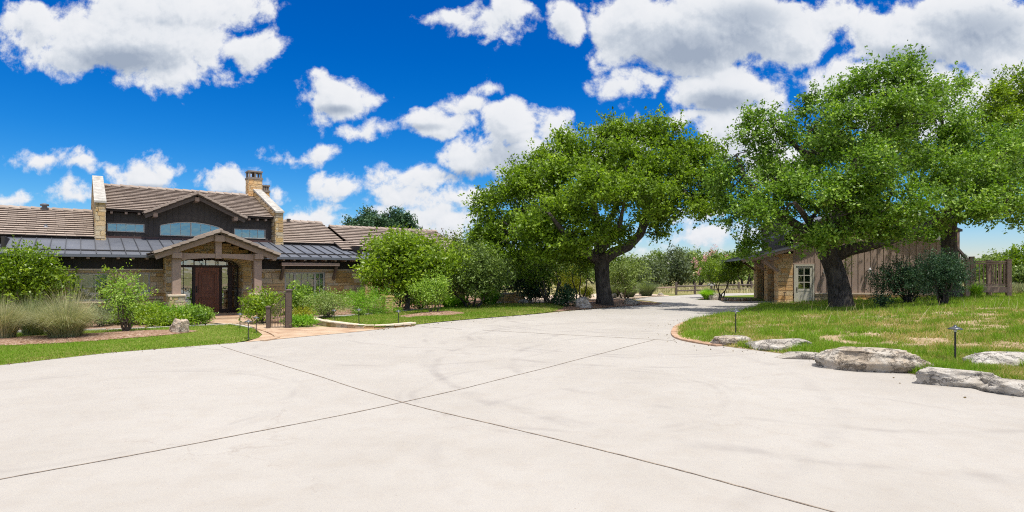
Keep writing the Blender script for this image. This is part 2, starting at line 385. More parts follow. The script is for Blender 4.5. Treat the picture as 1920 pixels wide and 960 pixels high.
L['plume'] = m_leaf('feathery_grass', [(0, (.16, .21, .09)), (.4, (.29, .32, .14)), (.75, (.48, .45, .25)), (1, (.64, .56, .36))], .6, .25, .3, (1.1, 1.1, .8))

# ------------------------------------------------------------------ ground
def smooth(a, b, x):
    t = min(1, max(0, (x-a)/(b-a))); return t*t*(3-2*t)
def catmull(pts, closed=True, step=.5):
    P = [Vector((p[0], p[1])) for p in pts]; n = len(P); out = []
    for i in range(n if closed else n-1):
        p0, p1, p2, p3 = (P[(i-1) % n], P[i], P[(i+1) % n], P[(i+2) % n]) if closed else (P[max(i-1, 0)], P[i], P[i+1], P[min(i+2, n-1)])
        k = max(1, int((p2-p1).length/step))
        for j in range(k):
            t = j/k
            out.append(.5*((2*p1)+(p2-p0)*t+(2*p0-5*p1+4*p2-p3)*t*t+(3*p1-p0-3*p2+p3)*t**3))
    if not closed: out.append(P[-1])
    return out
def inside_np(poly, X, Y):
    r = np.zeros(X.shape, bool); n = len(poly); j = n-1
    for i in range(n):
        xi, yi = poly[i][0], poly[i][1]; xj, yj = poly[j][0], poly[j][1]
        c = ((yi > Y) != (yj > Y))
        with np.errstate(divide='ignore', invalid='ignore'):
            c &= X < (xj-xi)*(Y-yi)/(yj-yi+1e-12)+xi
        r ^= c; j = i
    return r
def dist_np(poly, X, Y, closed=True):
    d = np.full(X.shape, 1e9); n = len(poly)
    for i in range(n if closed else n-1):
        ax, ay = poly[i][0], poly[i][1]; bx, by = poly[(i+1) % n][0], poly[(i+1) % n][1]
        dx, dy = bx-ax, by-ay; L2 = dx*dx+dy*dy+1e-12
        t = np.clip(((X-ax)*dx+(Y-ay)*dy)/L2, 0, 1)
        d = np.minimum(d, np.hypot(X-ax-t*dx, Y-ay-t*dy))
    return d
def sheet(name, poly, zf, spacing, mat, kind='structure', skirt=.0):
    B = [Vector((p[0], p[1])) for p in poly]; n = len(B)
    xs = [p.x for p in B]; ys = [p.y for p in B]
    gx, gy = np.meshgrid(np.arange(min(xs), max(xs), spacing), np.arange(min(ys), max(ys), spacing))
    gx = gx.ravel()+RNG.uniform(-.25, .25, gx.size)*spacing; gy = gy.ravel()+RNG.uniform(-.25, .25, gy.size)*spacing
    ok = inside_np(poly, gx, gy); gx, gy = gx[ok], gy[ok]
    ok = dist_np(poly, gx, gy) > spacing*.4; gx, gy = gx[ok], gy[ok]
    pts = B+[Vector((a, b)) for a, b in zip(gx, gy)]
    r = delaunay_2d_cdt(pts, [(i, (i+1) % n) for i in range(n)], [list(range(n))], 1, 1e-5)
    V = np.array([(p.x, p.y) for p in r[0]]); Z = zf(V[:, 0], V[:, 1])
    me = bpy.data.meshes.new(name); me.from_pydata([(a, b, c) for (a, b), c in zip(V, Z)], [], r[2])
    me.polygons.foreach_set('use_smooth', [True]*len(me.polygons)); me.update()
    # all faces look up
    if sum(p.normal.z for p in me.polygons) < 0: me.flip_normals()
    o = link_mesh(name, me, mat); return tag(o, kind=kind)
flat = lambda z: (lambda X, Y: np.full(X.shape, z))
def G2(*pp): return [gnd(px, py).xy for px, py in pp]

# the mound under the oaks on the right: boundary along the driveway, height grows inwards
MOUND = catmull([gnd(1280, 638).xy, gnd(1268, 628).xy, gnd(1272, 614).xy, gnd(1300, 601).xy, gnd(1350, 591).xy, gnd(1400, 582).xy, gnd(1419, 574).xy], False)
MOUND += [Vector((14.6, 34.6)), Vector((19.5, 34.2)), Vector((26, 50)), Vector((75, 55)), Vector((75, -12)), Vector((14, -9)), Vector((9.2, 2)), Vector((8.3, 6.5))]
MOUND += catmull([gnd(1930, 738).xy, gnd(1830, 722).xy, gnd(1720, 704).xy, gnd(1590, 678).xy, gnd(1470, 664).xy, gnd(1345, 648).xy], False)
EDGE_R = catmull([(14, -9), (8.3, 6.5)], False)+catmull([gnd(1930, 738).xy, gnd(1830, 722).xy, gnd(1720, 704).xy, gnd(1590, 678).xy, gnd(1470, 664).xy, gnd(1345, 648).xy, gnd(1280, 638).xy, gnd(1268, 628).xy, gnd(1272, 614).xy, gnd(1300, 601).xy, gnd(1400, 582).xy, gnd(1419, 574).xy], False)
def sm_np(a, b, x):
    t = np.clip((x-a)/(b-a), 0, 1); return t*t*(3-2*t)
def mound_z(X, Y):
    X = np.asarray(X, float); Y = np.asarray(Y, float)
    d = dist_np(EDGE_R, X, Y, False)
    z = .008+.11*sm_np(0, .5, d)+.55*sm_np(0, 12.5, d)
    drop = sm_np(28.5, 33, Y)*(.62-.35*sm_np(14, 19, X))
    z = z-drop*z+ .0
    z = z+.03*np.sin(X*.9+1)*np.sin(Y*.7)*sm_np(.5, 3, d)
    return z
def gz(x, y): return float(mound_z([x], [y])[0])
def gndm(px, py):           # photo pixel -> point on the mound surface
    t = 8.0
    for _ in range(400):
        x = (px-960)/F*t; z = gz(x, t)
        if CAM_H+(HOR-py)/F*t <= z: break
        t += .08
    return Vector(((px-960)/F*t, t, z))

def _terrain(n):
    f = n.noise(n.pos, .12, 6, .6); g = n.noise(n.pos, 2.5, 6, .7)
    col = n.ramp(n.math('ADD', n.math('MULTIPLY', f, .6), n.math('MULTIPLY', g, .4)), [(.35, (.10, .13, .035)), (.5, (.24, .22, .09)), (.62, (.40, .33, .18))])
    bump(n, g, .5, .05); return col
M['terrain'] = material('dry_pasture', _terrain, .95, .1)
def _soil(n, pale=0):
    f = n.noise(n.pos, 1.1, 6, .65); g = n.noise(n.pos, 14, 6, .75)
    col = n.ramp(n.math('ADD', n.math('MULTIPLY', f, .4), n.math('MULTIPLY', g, .6)), [(.36, (.10, .065, .04)), (.45, (.24, .19, .09)), (.53, (.38, .28, .18)), (.63, (.54, .42, .32))])
    bump(n, g, .8, .04); return col
M['turf'] = material('patchy_turf', _soil, .95, .1)
def _lawn(n):
    g = n.noise(n.pos, 9, 6, .7)
    bump(n, g, .8, .04); return n.ramp(g, [(.35, (.08, .13, .015)), (.55, (.15, .20, .03)), (.75, (.34, .30, .11))])
M['lawn'] = material('lawn_turf', _lawn, .95, .1)
def _mulch(n):
    v = n.node('ShaderNodeTexVoronoi'); n.l.new(n.pos, v.inputs['Vector']); v.inputs['Scale'].default_value = 26
    sp = n.node('ShaderNodeSeparateColor'); n.l.new(v.outputs['Color'], sp.inputs[0])
    col = n.ramp(sp.outputs[0], [(0, (.14, .075, .045)), (.4, (.30, .185, .12)), (.8, (.42, .29, .21)), (1, (.58, .46, .36))])
    col = n.mix(n.maprange(n.noise(n.pos, 1.2, 4), .4, .7, 0, .5), col, (.20, .10, .06))
    bump(n, v.outputs['Distance'], .9, .04); return col
M['mulch'] = material('bark_mulch', _mulch, .95, .1)
def _gravel(n):
    v = n.node('ShaderNodeTexVoronoi'); n.l.new(n.pos, v.inputs['Vector']); v.inputs['Scale'].default_value = 9
    sp = n.node('ShaderNodeSeparateColor'); n.l.new(v.outputs['Color'], sp.inputs[0])
    bump(n, v.outputs['Distance'], .8, .05)
    return n.ramp(sp.outputs[0], [(0, (.34, .23, .15)), (.5, (.55, .43, .33)), (1, (.68, .58, .48))])
M['gravel'] = material('pinkish_gravel', _gravel, .95, .1)
CJ = gnd(755, 755)
def _concrete(n):
    f = n.noise(n.pos, .35, 7, .62); g = n.noise(n.pos, 3, 7, .7); h = n.noise(n.pos, 60, 3, .6)
    col = n.ramp(f, [(.3, (.345, .322, .29)), (.5, (.378, .356, .325)), (.72, (.402, .382, .352))])
    col = n.mix(n.maprange(g, .46, .75, 0, .26), col, (.29, .245, .20))
    col = n.mix(n.maprange(h, .55, .8, 0, .25), col, (.27, .24, .21))
    # broom finish streaks
    s = n.node('ShaderNodeMapping'); n.l.new(n.pos, s.inputs[0]); s.inputs['Rotation'].default_value = (0, 0, .85); s.inputs['Scale'].default_value = (.5, 9, 1)
    col = n.mix(n.maprange(n.noise(s.outputs[0], 1.0, 4, .6), .5, .8, 0, .16), col, (.36, .32, .28))
    # tyre marks: pairs of arcs left by turning vehicles
    wob = n.noise(n.pos, .5, 3)
    for (cx, cy, r, k, wd) in ((-6.3, 8.2, 3.0, .16, .10), (-6.3, 8.2, 3.2, .10, .12), (.9, 9.4, 2.4, .15, .10), (.9, 9.4, 2.62, .10, .09), (3.3, 17.6, 4.2, .22, .12), (3.3, 17.6, 4.55, .18, .14), (3.3, 17.6, 5.9, .18, .13), (-1.8, 17.8, 3.1, .2, .12), (-2.6, 16.0, 4.1, .16, .12), (5.6, 12.6, 5.6, .2, .14), (5.6, 12.6, 7.2, .2, .14), (2.8, 6.5, 3.6, .10, .12), (2.8, 22, 3.5, .2, .15), (5, 24, 5.2, .2, .16), (-4, 12, 9.3, .1, .2), (7, 14, 9, .14, .16)):
        d = n.vmath('LENGTH', n.vmath('MULTIPLY', n.vmath('SUBTRACT', n.pos, (cx, cy, 0)), (1, 1, 0)))
        d = n.math('ABSOLUTE', n.math('SUBTRACT', n.math('ADD', d, n.math('MULTIPLY', wob, .5)), r+.25))
        a = n.maprange(d, 0, wd*1.15, k*1.7, 0, True)
        a = n.math('MULTIPLY', a, n.maprange(n.noise(n.pos, 1.1, 4), .42, .62, 0, 1))
        col = n.mix(a, col, (.21, .19, .18))
    # small pits and exposed aggregate
    v = n.node('ShaderNodeTexVoronoi'); n.l.new(n.vmath('ADD', n.pos, n.noise(n.pos, 9, 2, out='Color')), v.inputs['Vector']); v.inputs['Scale'].default_value = 8
    pit = n.maprange(v.outputs['Distance'], .07, .15, 1, 0)
    sp = n.node('ShaderNodeSeparateColor'); n.l.new(v.outputs['Color'], sp.inputs[0])
    pit = n.math('MULTIPLY', pit, n.maprange(sp.outputs[0], .55, .7, 0, .85))
    pit = n.math('MULTIPLY', pit, n.maprange(n.noise(n.pos, .6, 4), .4, .6, .15, 1))
    col = n.mix(pit, col, (.23, .17, .13))
    # hairline crack
    c2 = n.node('ShaderNodeTexVoronoi'); c2.feature = 'DISTANCE_TO_EDGE'; c2.inputs['Scale'].default_value = .22
    n.l.new(n.vmath('ADD', n.pos, n.vmath('MULTIPLY', n.noise(n.pos, 1.3, 6, .7, out='Color'), (1.2, 1.2, 0))), c2.inputs['Vector'])
    ck = n.math('MULTIPLY', n.maprange(c2.outputs['Distance'], 0, .0035, .4, 0), n.maprange(n.noise(n.pos, .5, 2), .5, .6, 0, 1))
    col = n.mix(ck, col, (.25, .21, .18))
    bump(n, n.math('ADD', h, n.math('MULTIPLY', g, .6)), .25, .008); return col
M['concrete'] = material('drive_concrete', _concrete, .85, .25)
M['joint'] = m_noisy('joint_filler', (.13, .10, .08), (.34, .28, .22), 7, .9, .2)
def _flag(n):
    col = n.ramp(n.noise(n.pos, 1.6, 6, .6), [(.3, (.34, .215, .13)), (.5, (.43, .31, .21)), (.68, (.48, .37, .265))])
    s = n.node('ShaderNodeMapping'); n.l.new(n.pos, s.inputs[0]); s.inputs['Scale'].default_value = (.5, 1.6, 1)
    col = n.mix(n.maprange(n.noise(s.outputs[0], .9, 5, .6), .56, .66, 0, .75), col, (.22, .10, .055))
    bump(n, n.noise(n.pos, 20, 4), .4, .01); return col
M['flag'] = material('tan_stained_paving', _flag, .85, .25)
M['asphalt_pad'] = m_noisy('grey_pad', (.42, .40, .38), (.5, .48, .45), 2)

# terrain: one sheet to the horizon, dense near, gently rising far away
def build_terrain():
    rs = [0, 6, 12, 20, 30, 40, 52, 66, 85, 110, 150, 220, 340, 560, 900, 1600, 2500]; n = 72; vs = [(0, 0, -.02)]; fs = []
    for i, r in enumerate(rs[1:]):
        for k in range(n):
            a = 2*math.pi*k/n; z = -.02 if r < 60 else -.02+min(6, (r-60)*.004)*(.6+.4*math.sin(3*a+1))
            vs.append((r*math.cos(a), 14+r*math.sin(a), z))
    for k in range(n): fs.append((0, 1+k, 1+(k+1) % n))
    for i in range(len(rs)-2):
        for k in range(n): a = 1+i*n; fs.append((a+k, a+n+k, a+n+(k+1) % n, a+(k+1) % n))
    me = bpy.data.meshes.new('ground'); me.from_pydata(vs, [], fs); me.update()
    tag(link_mesh('ground', me, M['terrain']), kind='structure')
build_terrain()

DRIVE = [Vector((-26, -14)), Vector((-15.5, 3.5))]+G2((-60, 692), (0, 685), (200, 662), (440, 643))+catmull(G2((500, 637), (600, 628), (700, 618), (850, 602), (1000, 589.5), (1080, 582), (1180, 574), (1236, 571)), False)
DRIVE += catmull(G2((1243, 568.5), (1215, 564), (1190, 561), (1215, 557.5), (1260, 555), (1300, 552.5), (1350, 550.4), (1420, 549.2)), False)
DRIVE += [gnd(1480, 548.5).xy, Vector((30, 58)), Vector((30, 48.5)), Vector((21.0, 48)), Vector((20.5, 40)), Vector((18.4, 39.8)), Vector((17.5, 33)), Vector((13.5, 24)), Vector((9.0, 19.5)), Vector((9.5, 15)), Vector((11.5, 11)), Vector((16, -14))]
sheet('driveway', DRIVE, flat(.004), 2.5, M['concrete'])
def strip(name, pts, w, z, mat, wob=.25, kind='structure'):
    P = catmull([p.xy for p in pts], False, .12); mb = MB()
    prev = None
    for i, p in enumerate(P):
        d = (P[min(i+1, len(P)-1)]-P[max(i-1, 0)]).normalized(); nrm = Vector((-d.y, d.x))
        off = math.sin(i*.31)*.006+random.uniform(-.003, .003); ww = w*(1+random.uniform(-wob, wob))
        a = p+nrm*(off+ww/2); b = p+nrm*(off-ww/2)
        if prev: mb.face([(*prev[0], z), (*prev[1], z), (*b, z), (*a, z)])
        prev = (a, b)
    return tag(mb.build(name, mat), kind=kind)
strip('driveway_joint', [gnd(415, 650), gnd(585, 702), CJ, gnd(1120, 843), gnd(1560, 960), gnd(1800, 1022)], .019, .009, M['joint'])
strip('driveway_joint', [gnd(-300, 960), gnd(0, 900), gnd(400, 826), CJ, gnd(985, 700), gnd(1228, 637)], .019, .0095, M['joint'])
strip('driveway_joint', [gnd(905, 619.5), gnd(1060, 628), gnd(1228, 637), gnd(1268, 640)], .03, .010, M['joint'])
strip('driveway_joint', [gnd(790, 612.5), gnd(866, 618)], .03, .0105, M['joint'])
strip('driveway_joint', [gnd(420, 657), gnd(300, 648)], .012, .0108, M['joint'])

# beds and lawns
PATH = G2((380, 601), (455, 597), (500, 606), (590, 612.5), (640, 615), (722, 617), (650, 624.5), (600, 629), (500, 638.5), (460, 642), (485, 634), (492, 628), (478, 617), (440, 609), (392, 605))
sheet('path', PATH, flat(.012), 1, M['flag'])
BED = [Vector((-34, 20)), Vector((-34, 40)), Vector((-5, 46)), Vector((6, 44)), Vector((4.5, 37.5))]+G2((1040, 568), (900, 571), (760, 583), (650, 596), (598, 602), (590, 612), (500, 606), (455, 597), (380, 601), (392, 608), (200, 619))
sheet('planting_bed', BED, flat(.0), 2, M['mulch'])
LAWN_L = [Vector((-26.5, -14)), Vector((-34, -14)), Vector((-34, 20))]+G2((0, 627), (200, 620.5), (385, 611.5), (440, 609.5), (476, 618), (491, 628), (484, 634), (440, 643.3), (200, 662.3), (0, 685.3), (-60, 692.3))+[Vector((-15.7, 3.5))]
sheet('lawn', LAWN_L, lambda X, Y: .008+.025*sm_np(0, .3, dist_np(LAWN_L, X, Y)), .8, M['lawn'])
MULCH_L = catmull(G2((-60, 657), (0, 651), (120, 646), (250, 636), (330, 629), (372, 623), (350, 620.5), (290, 621), (200, 626), (120, 630), (0, 636), (-60, 640)))
sheet('mulch_bed', MULCH_L, lambda X, Y: .045+.05*sm_np(0, .5, dist_np(MULCH_L, X, Y)), .4, M['mulch'])
LAWN_I = catmull(G2((588, 604.5), (600, 600), (650, 596.5), (760, 586), (850, 576.5), (905, 572), (1000, 571), (1046, 572), (1058, 577), (1040, 583.3), (1000, 588.6), (850, 601.2), (775, 609.5), (720, 614.5), (668, 613), (622, 609.5)))
sheet('island_lawn', LAWN_I, lambda X, Y: .012+.078*sm_np(0, .5, dist_np(LAWN_I, X, Y)), .8, M['lawn'])
MULCH_I = catmull(G2((745, 597.5), (775, 592.5), (810, 589), (860, 588.5), (872, 592.5), (850, 595), (790, 597.5), (765, 600)))
sheet('mulch_ring', MULCH_I, lambda X, Y: .095+.10*sm_np(0, .8, dist_np(MULCH_I, X, Y)), .3, M['mulch'])
ISLAND = catmull(G2((1030, 584), (1080, 580.8), (1180, 573.4), (1225, 571.5), (1236, 569), (1205, 565), (1170, 561.5), (1130, 561), (1095, 564), (1060, 569.5), (1045, 576)))
sheet('island_bed', ISLAND, lambda X, Y: .01+.16*sm_np(0, 1.8, dist_np(ISLAND, X, Y)), .6, M['mulch'])
GRAV = catmull(G2((960, 570), (1045, 571), (1100, 564), (1170, 561.5), (1188, 560), (1215, 557), (1255, 554.5), (1200, 551), (1120, 551), (1050, 553), (980, 558)))
sheet('gravel_bed', GRAV, flat(.02), 2, M['gravel'])
MY = catmull(G2((1308, 562.5), (1350, 561.0), (1362, 565), (1410, 564.2), (1440, 563), (1440, 553.4), (1385, 554.5), (1345, 556.5)))
sheet('corner_bed', MY, flat(.03), 1.2, M['lawn'])
MYG = catmull(G2((1312, 562), (1350, 560.8), (1364, 565), (1408, 564), (1408, 560.8), (1370, 560.5), (1350, 557.5), (1330, 558.5)))
sheet('corner_gravel', MYG, flat(.045), 1.0, M['mulch'])
sheet('mound', MOUND, mound_z, .7, M['turf'])

_NG = np.random.default_rng(3).uniform(0, 1, (256, 256))
def vnoise(X, Y, oct_=3, f=1.0):
    out = 0; amp = 1; tot = 0
    for k in range(oct_):
        x = X*f+17.3*k; y = Y*f+5.1*k; i = np.floor(x).astype(int); j = np.floor(y).astype(int); u = x-i; v = y-j; u = u*u*(3-2*u); v = v*v*(3-2*v)
        g = lambda a, b: _NG[a % 256, b % 256]
        out = out+amp*((g(i, j)*(1-u)+g(i+1, j)*u)*(1-v)+(g(i, j+1)*(1-u)+g(i+1, j+1)*u)*v); tot += amp; amp *= .55; f *= 2.1
    return out/tot
# grass blades: real blades, denser near the camera; one object nobody could count
def grass(name, poly, zf, n, h, near, far, mulch=(), bare=0.0, label='short green grass', curve=.35, wid=.005, mu=.52):
    xs = [p[0] for p in poly]; ys = [p[1] for p in poly]
    X = []; Y = []; got = 0
    x0, x1, y0, y1 = min(xs), max(xs), max(min(ys), near), min(max(ys), far)
    while got < n:
        t = 1/(RNG.uniform(1/y1**1.0, 1/y0**1.0, 60000))**1.0
        x = RNG.uniform(-1.15, 1.15, 60000)*t
        ok = inside_np(poly, x, t) & (dist_np(poly, x, t) > .01)
        for m in mulch: ok &= ~inside_np(m, x, t)
        if bare:
            nz = vnoise(x*.8, t*1.1, 4, 1.35)
            dE = dist_np(EDGE_R, x, t, False)
            ok &= (RNG.uniform(0, 1, 60000) > bare*sm_np(.50, .68, nz)*sm_np(.3, 2, dE)*(1-.75*sm_np(21, 25, t)))
        x = x[ok]; t = t[ok]; X.append(x); Y.append(t); got += len(x)
        if len(x) == 0: break
    X = np.concatenate(X)[:n]; Y = np.concatenate(Y)[:n]; N = len(X); Z = zf(X, Y)-.005
    patch = (vnoise(X+40, Y, 3, .6)-.5)*2.6
    clump = sm_np(.55, .8, vnoise(X+9, Y+70, 2, 2.6))
    H = h*RNG.uniform(.5, 1.35, N)*(1+.3*patch+(1.3 if bare else .3)*clump)*(.75+.02*Y); Wd = wid*(.6+.075*Y)*RNG.uniform(.7, 1.3, N)
    a = RNG.uniform(0, 2*np.pi, N); dx, dy = np.cos(a)*Wd, np.sin(a)*Wd
    b = RNG.uniform(0, 2*np.pi, N); lean = RNG.uniform(.1, 1, N)*curve*H*2; lx, ly = np.cos(b)*lean, np.sin(b)*lean
    V = np.zeros((N, 3, 3)); V[:, 0] = np.stack([X-dx, Y-dy, Z], 1); V[:, 1] = np.stack([X+dx, Y+dy, Z], 1)
    V[:, 2] = np.stack([X+lx, Y+ly, Z+H], 1)
    tint = np.clip(mu+.2*patch+.15*clump+RNG.normal(0, .17, N), 0, 1)
    if bare:
        dry = sm_np(.28, .66, vnoise(X+90, Y+11, 4, 1.0))*(1-sm_np(21.5, 25, Y))
        tint = np.clip(tint-.72*dry*(1-.7*clump)*RNG.uniform(0, 1, N), 0, 1)
    o = np_mesh(name, V.reshape(-1, 3), 3, tint, L['blade']); tag(o, label, 'grass', kind='stuff'); return o

# ------------------------------------------------------------------ vegetation
def leaves(P, D, size, asp=.5, jit=1.0, face=.0):
    """rhombic leaves at points P along directions D (N,3); returns (4N,3) corners"""
    N = len(P); R = RNG.normal(0, 1, (N, 3)); D0 = D; D = D+R*jit; D /= np.linalg.norm(D, axis=1, keepdims=True)+1e-9
    if face:      # blades turn their upper side towards the light and outwards
        nn = RNG.normal(0, 1, (N, 3))+face*np.array([0, -.15, 1.0])+face*.6*D0; nn /= np.linalg.norm(nn, axis=1, keepdims=True)+1e-9
        S = np.cross(D, nn)
    else: S = np.cross(D, RNG.normal(0, 1, (N, 3)))
    S /= np.linalg.norm(S, axis=1, keepdims=True)+1e-9
    s = (size*RNG.uniform(.65, 1.35, N))[:, None]
    nrm = np.cross(D, S)
    V = np.zeros((N, 4, 3)); V[:, 0] = P-D*s*.5; V[:, 1] = P+S*s*asp*.5+nrm*s*.08; V[:, 2] = P+D*s*.5; V[:, 3] = P-S*s*asp*.5+nrm*s*.08
    return V.reshape(-1, 3)
def sprays(C, R, n, shell=.5, up=.25):
    """n twig ends in an ellipsoid, each with its outward direction"""
    d = RNG.normal(0, 1, (n, 3)); d /= np.linalg.norm(d, axis=1, keepdims=True)
    r = (shell**3+(1-shell**3)*RNG.uniform(0, 1, n))**(1/3)
    r = r*(1+.12*np.sin(d[:, 0]*5+C[0])*np.sin(d[:, 2]*6+C[1]))
    P = np.array(C)+d*r[:, None]*np.array(R)
    D = d+np.array([0, 0, up]); D /= np.linalg.norm(D, axis=1, keepdims=True); return P, D
def foliage(name, lobes, parent, mat, size, per, length, scat, asp=.5, tint_mu=.5, tint_sd=.30, shell=.5, up=.25, extra=None, zmin=None, sub=0):
    VV = []; TT = []
    if sub:
        L2 = []
        for C, R, n in lobes:
            P, D = sprays(C, R, sub, .55, .1)
            for p in P:
                k = RNG.uniform(.24, .44); L2.append((tuple(np.array(C)+(p-np.array(C))*RNG.uniform(.75, 1.05)), (R[0]*k, R[1]*k, R[2]*k*.8), max(3, int(n/sub))))
        lobes = L2
    for lb in lobes:
        C, R, n = lb[0], lb[1], lb[2]; P, D = sprays(C, R, n, shell, up)
        tone = tint_mu+RNG.normal(0, .06)
        cl_t = RNG.normal(0, tint_sd*.6, n)
        LL = length*RNG.uniform(.5, 1.4, n)
        k = np.repeat(np.arange(n), per); u = RNG.uniform(-.3, 1, n*per)
        sc = scat*(1-.55*np.clip(u, 0, 1))
        Q = P[k]+D[k]*(u*LL[k])[:, None]+RNG.normal(0, 1, (n*per, 3))*sc[:, None]
        VV.append(leaves(Q, D[k], size, asp, face=1.1)); TT.append(np.clip(tone+cl_t[k]+RNG.normal(0, tint_sd*.6, n*per), 0, 1))
    V = np.concatenate(VV); T = np.concatenate(TT)
    if zmin is not None:
        q = V.reshape(-1, 4, 3); ok = q[:, :, 2].min(axis=1) > zmin; V = q[ok].reshape(-1, 3); T = T[ok]
    return np_mesh(name, V, 4, T, mat, parent)
def limb_path(a, b, k=7, sag=.0, wob=.12):
    a = Vector(a); b = Vector(b); L_ = (b-a).length; out = []
    for i in range(k+1):
        t = i/k; p = a.lerp(b, t); p.z += sag*math.sin(math.pi*t)*L_
        if 0 < i < k: p += Vector((random.uniform(-1, 1), random.uniform(-1, 1), random.uniform(-1, 1)))*wob*L_/k
        out.append(p)
    return out
def nearest_on(paths, q):
    best = None
    for p, r in paths:
        for i, v in enumerate(p):
            d = (Vector(v)-Vector(q)).length
            if best is None or d < best[0]: best = (d, v, (r[i] if hasattr(r, '__len__') else r))
    return best
def tree(name, label, cat, base, paths, lobes, leafmat, size=.12, per=22, length=.55, scat=.13, bark=None, group=None, twigs=10, asp=.5, tint_mu=.5, shell=.45, seg=10, up=.25, wob=.06, sub=0):
    """paths: world-space polylines with radii (trunk first); lobes: (centre, radii, sprays)"""
    base = Vector(base); t = thing(name, label, cat, base, 0, group); mb = MB()
    all_p = []
    for P, r in paths:
        all_p.append((P, r)); mb.tube([Vector(p)-base for p in P], r, seg, .5, 0, wob)
    for C, R, n in lobes:
        d, v, r = nearest_on(all_p, C)
        rr = min(r*.6, .03+.045*max(R)); pth = limb_path(v, C, 5, .05, .35)
        mb.tube([p-base for p in pth], [rr*(1-.12*i) for i in range(6)], 6, .5, 0, 0, False)
        for j in range(twigs):
            dd = Vector(np.array([random.gauss(0, 1), random.gauss(0, 1), random.gauss(.2, 1)])).normalized()
            e = Vector(C)+Vector((dd.x*R[0], dd.y*R[1], dd.z*R[2]))*random.uniform(.75, 1.0)
            q = pth[random.randint(2, 5)]; pp = limb_path(q, e, 4, .04, .5)
            r0 = rr*random.uniform(.3, .5); mb.tube([p-base for p in pp], [r0, r0*.8, r0*.6, r0*.4, r0*.2], 4, .5, 0, 0, False)
    mb.build('trunk', bark or M['bark'], t)
    lb = [(tuple(Vector(C)-base), R, n) for C, R, n in lobes]
    foliage('crown', lb, t, leafmat, size, per, length, scat, asp, tint_mu, shell=shell, up=up, sub=sub); return t
def pxlobes(t0, lst, dens, thick=.8):
    """lobes given as photo pixels at depth t0+dt, half sizes in pixels"""
    out = []
    for (px, py, dt, rx, ry) in lst:
        t = t0+dt; c = at(px, py, t); a, b = rx/F*t, ry/F*t; d = max(a, b)*thick
        out.append((c, (a, d, b), int(dens*(a*b+a*d+b*d)/3*4)))
    return out
def shrub(name, label, cat, base, w, h, mat, n=120, size=.07, per=18, asp=.5, scat=.07, length=.22, lobes=7, stems=6, group=None, tint_mu=.5, depth=None, low=.18, up=.3, bark=None):
    base = Vector(base); dpt = depth or w; t = thing(name, label, cat, base, 0, group); mb = MB(); LB = []
    for i in range(lobes):
        a = 2*math.pi*i/lobes+random.uniform(-.4, .4); r = random.uniform(.25, .5) if i else 0
        rz = h*random.uniform(.24, .34); rx = w*random.uniform(.22, .3)
        cz = low*h+rz+random.uniform(0, 1)*(h-2*rz-low*h) if i else h-rz
        k = .75 if cz > h*.6 else 1
        LB.append(((math.cos(a)*r*w*.62*k, math.sin(a)*r*dpt*.62*k, cz), (rx, rx*dpt/w, rz), n//lobes))
    for i in range(stems):
        C = LB[i % lobes][0]; a = random.uniform(0, 6.28)
        p = limb_path((math.cos(a)*.05*w, math.sin(a)*.05*w, -.03), C, 4, .02, .3); r0 = .012+.012*h
        mb.tube(p, [r0, r0*.85, r0*.7, r0*.5, r0*.3], 5, .5, 0, 0, False)
    mb.build('stems', bark or M['bark_thin'], t)
    foliage('foliage', LB, t, mat, size, per, length, scat, asp, tint_mu, shell=.35, up=up, zmin=.0); return t
def tuft(name, label, cat, base, w, h, n, mat, wd=.006, seg=5, group=None, tint_mu=.55, arch=.9, straw=.15, plumes=0, upright=0.0):
    """a clump of arching blades"""
    base = Vector(base); N = n
    a = RNG.uniform(0, 2*np.pi, N); q = RNG.uniform(0, 1, N)**.65*(1-upright)
    L_ = h*RNG.uniform(.75, 1.12, N); reach = w/2*q*RNG.uniform(.8, 1.15, N)
    Z = []
    u = np.linspace(0, 1, seg+1)
    V = np.zeros((N, seg, 4, 3)); r0 = .15*w*RNG.uniform(0, 1, N)**.7
    cx, sx = np.cos(a), np.sin(a)
    def pt(k):
        uu = u[k]; r = r0+reach*(uu**1.35); z = L_*(uu*(1-.0*uu)-arch*q*uu**2.6*.62)
        return r, np.maximum(z, .01)
    for k in range(seg):
        ra, za = pt(k); rb, zb = pt(k+1); wa = wd*(1-u[k]*.85); wb = wd*(1-u[k+1]*.85)
        for c, (r, z, w_) in enumerate(((ra, za, -wa), (ra, za, wa), (rb, zb, wb), (rb, zb, -wb))):
            V[:, k, c, 0] = cx*r-sx*w_; V[:, k, c, 1] = sx*r+cx*w_; V[:, k, c, 2] = z
    tint = np.clip(tint_mu+RNG.normal(0, .2, N)+straw*(RNG.uniform(0, 1, N) > .8), 0, 1)
    o = np_mesh(name, V.reshape(-1, 3), 4, np.repeat(tint, seg), mat); o.location = base
    return tag(o, label, cat, group)
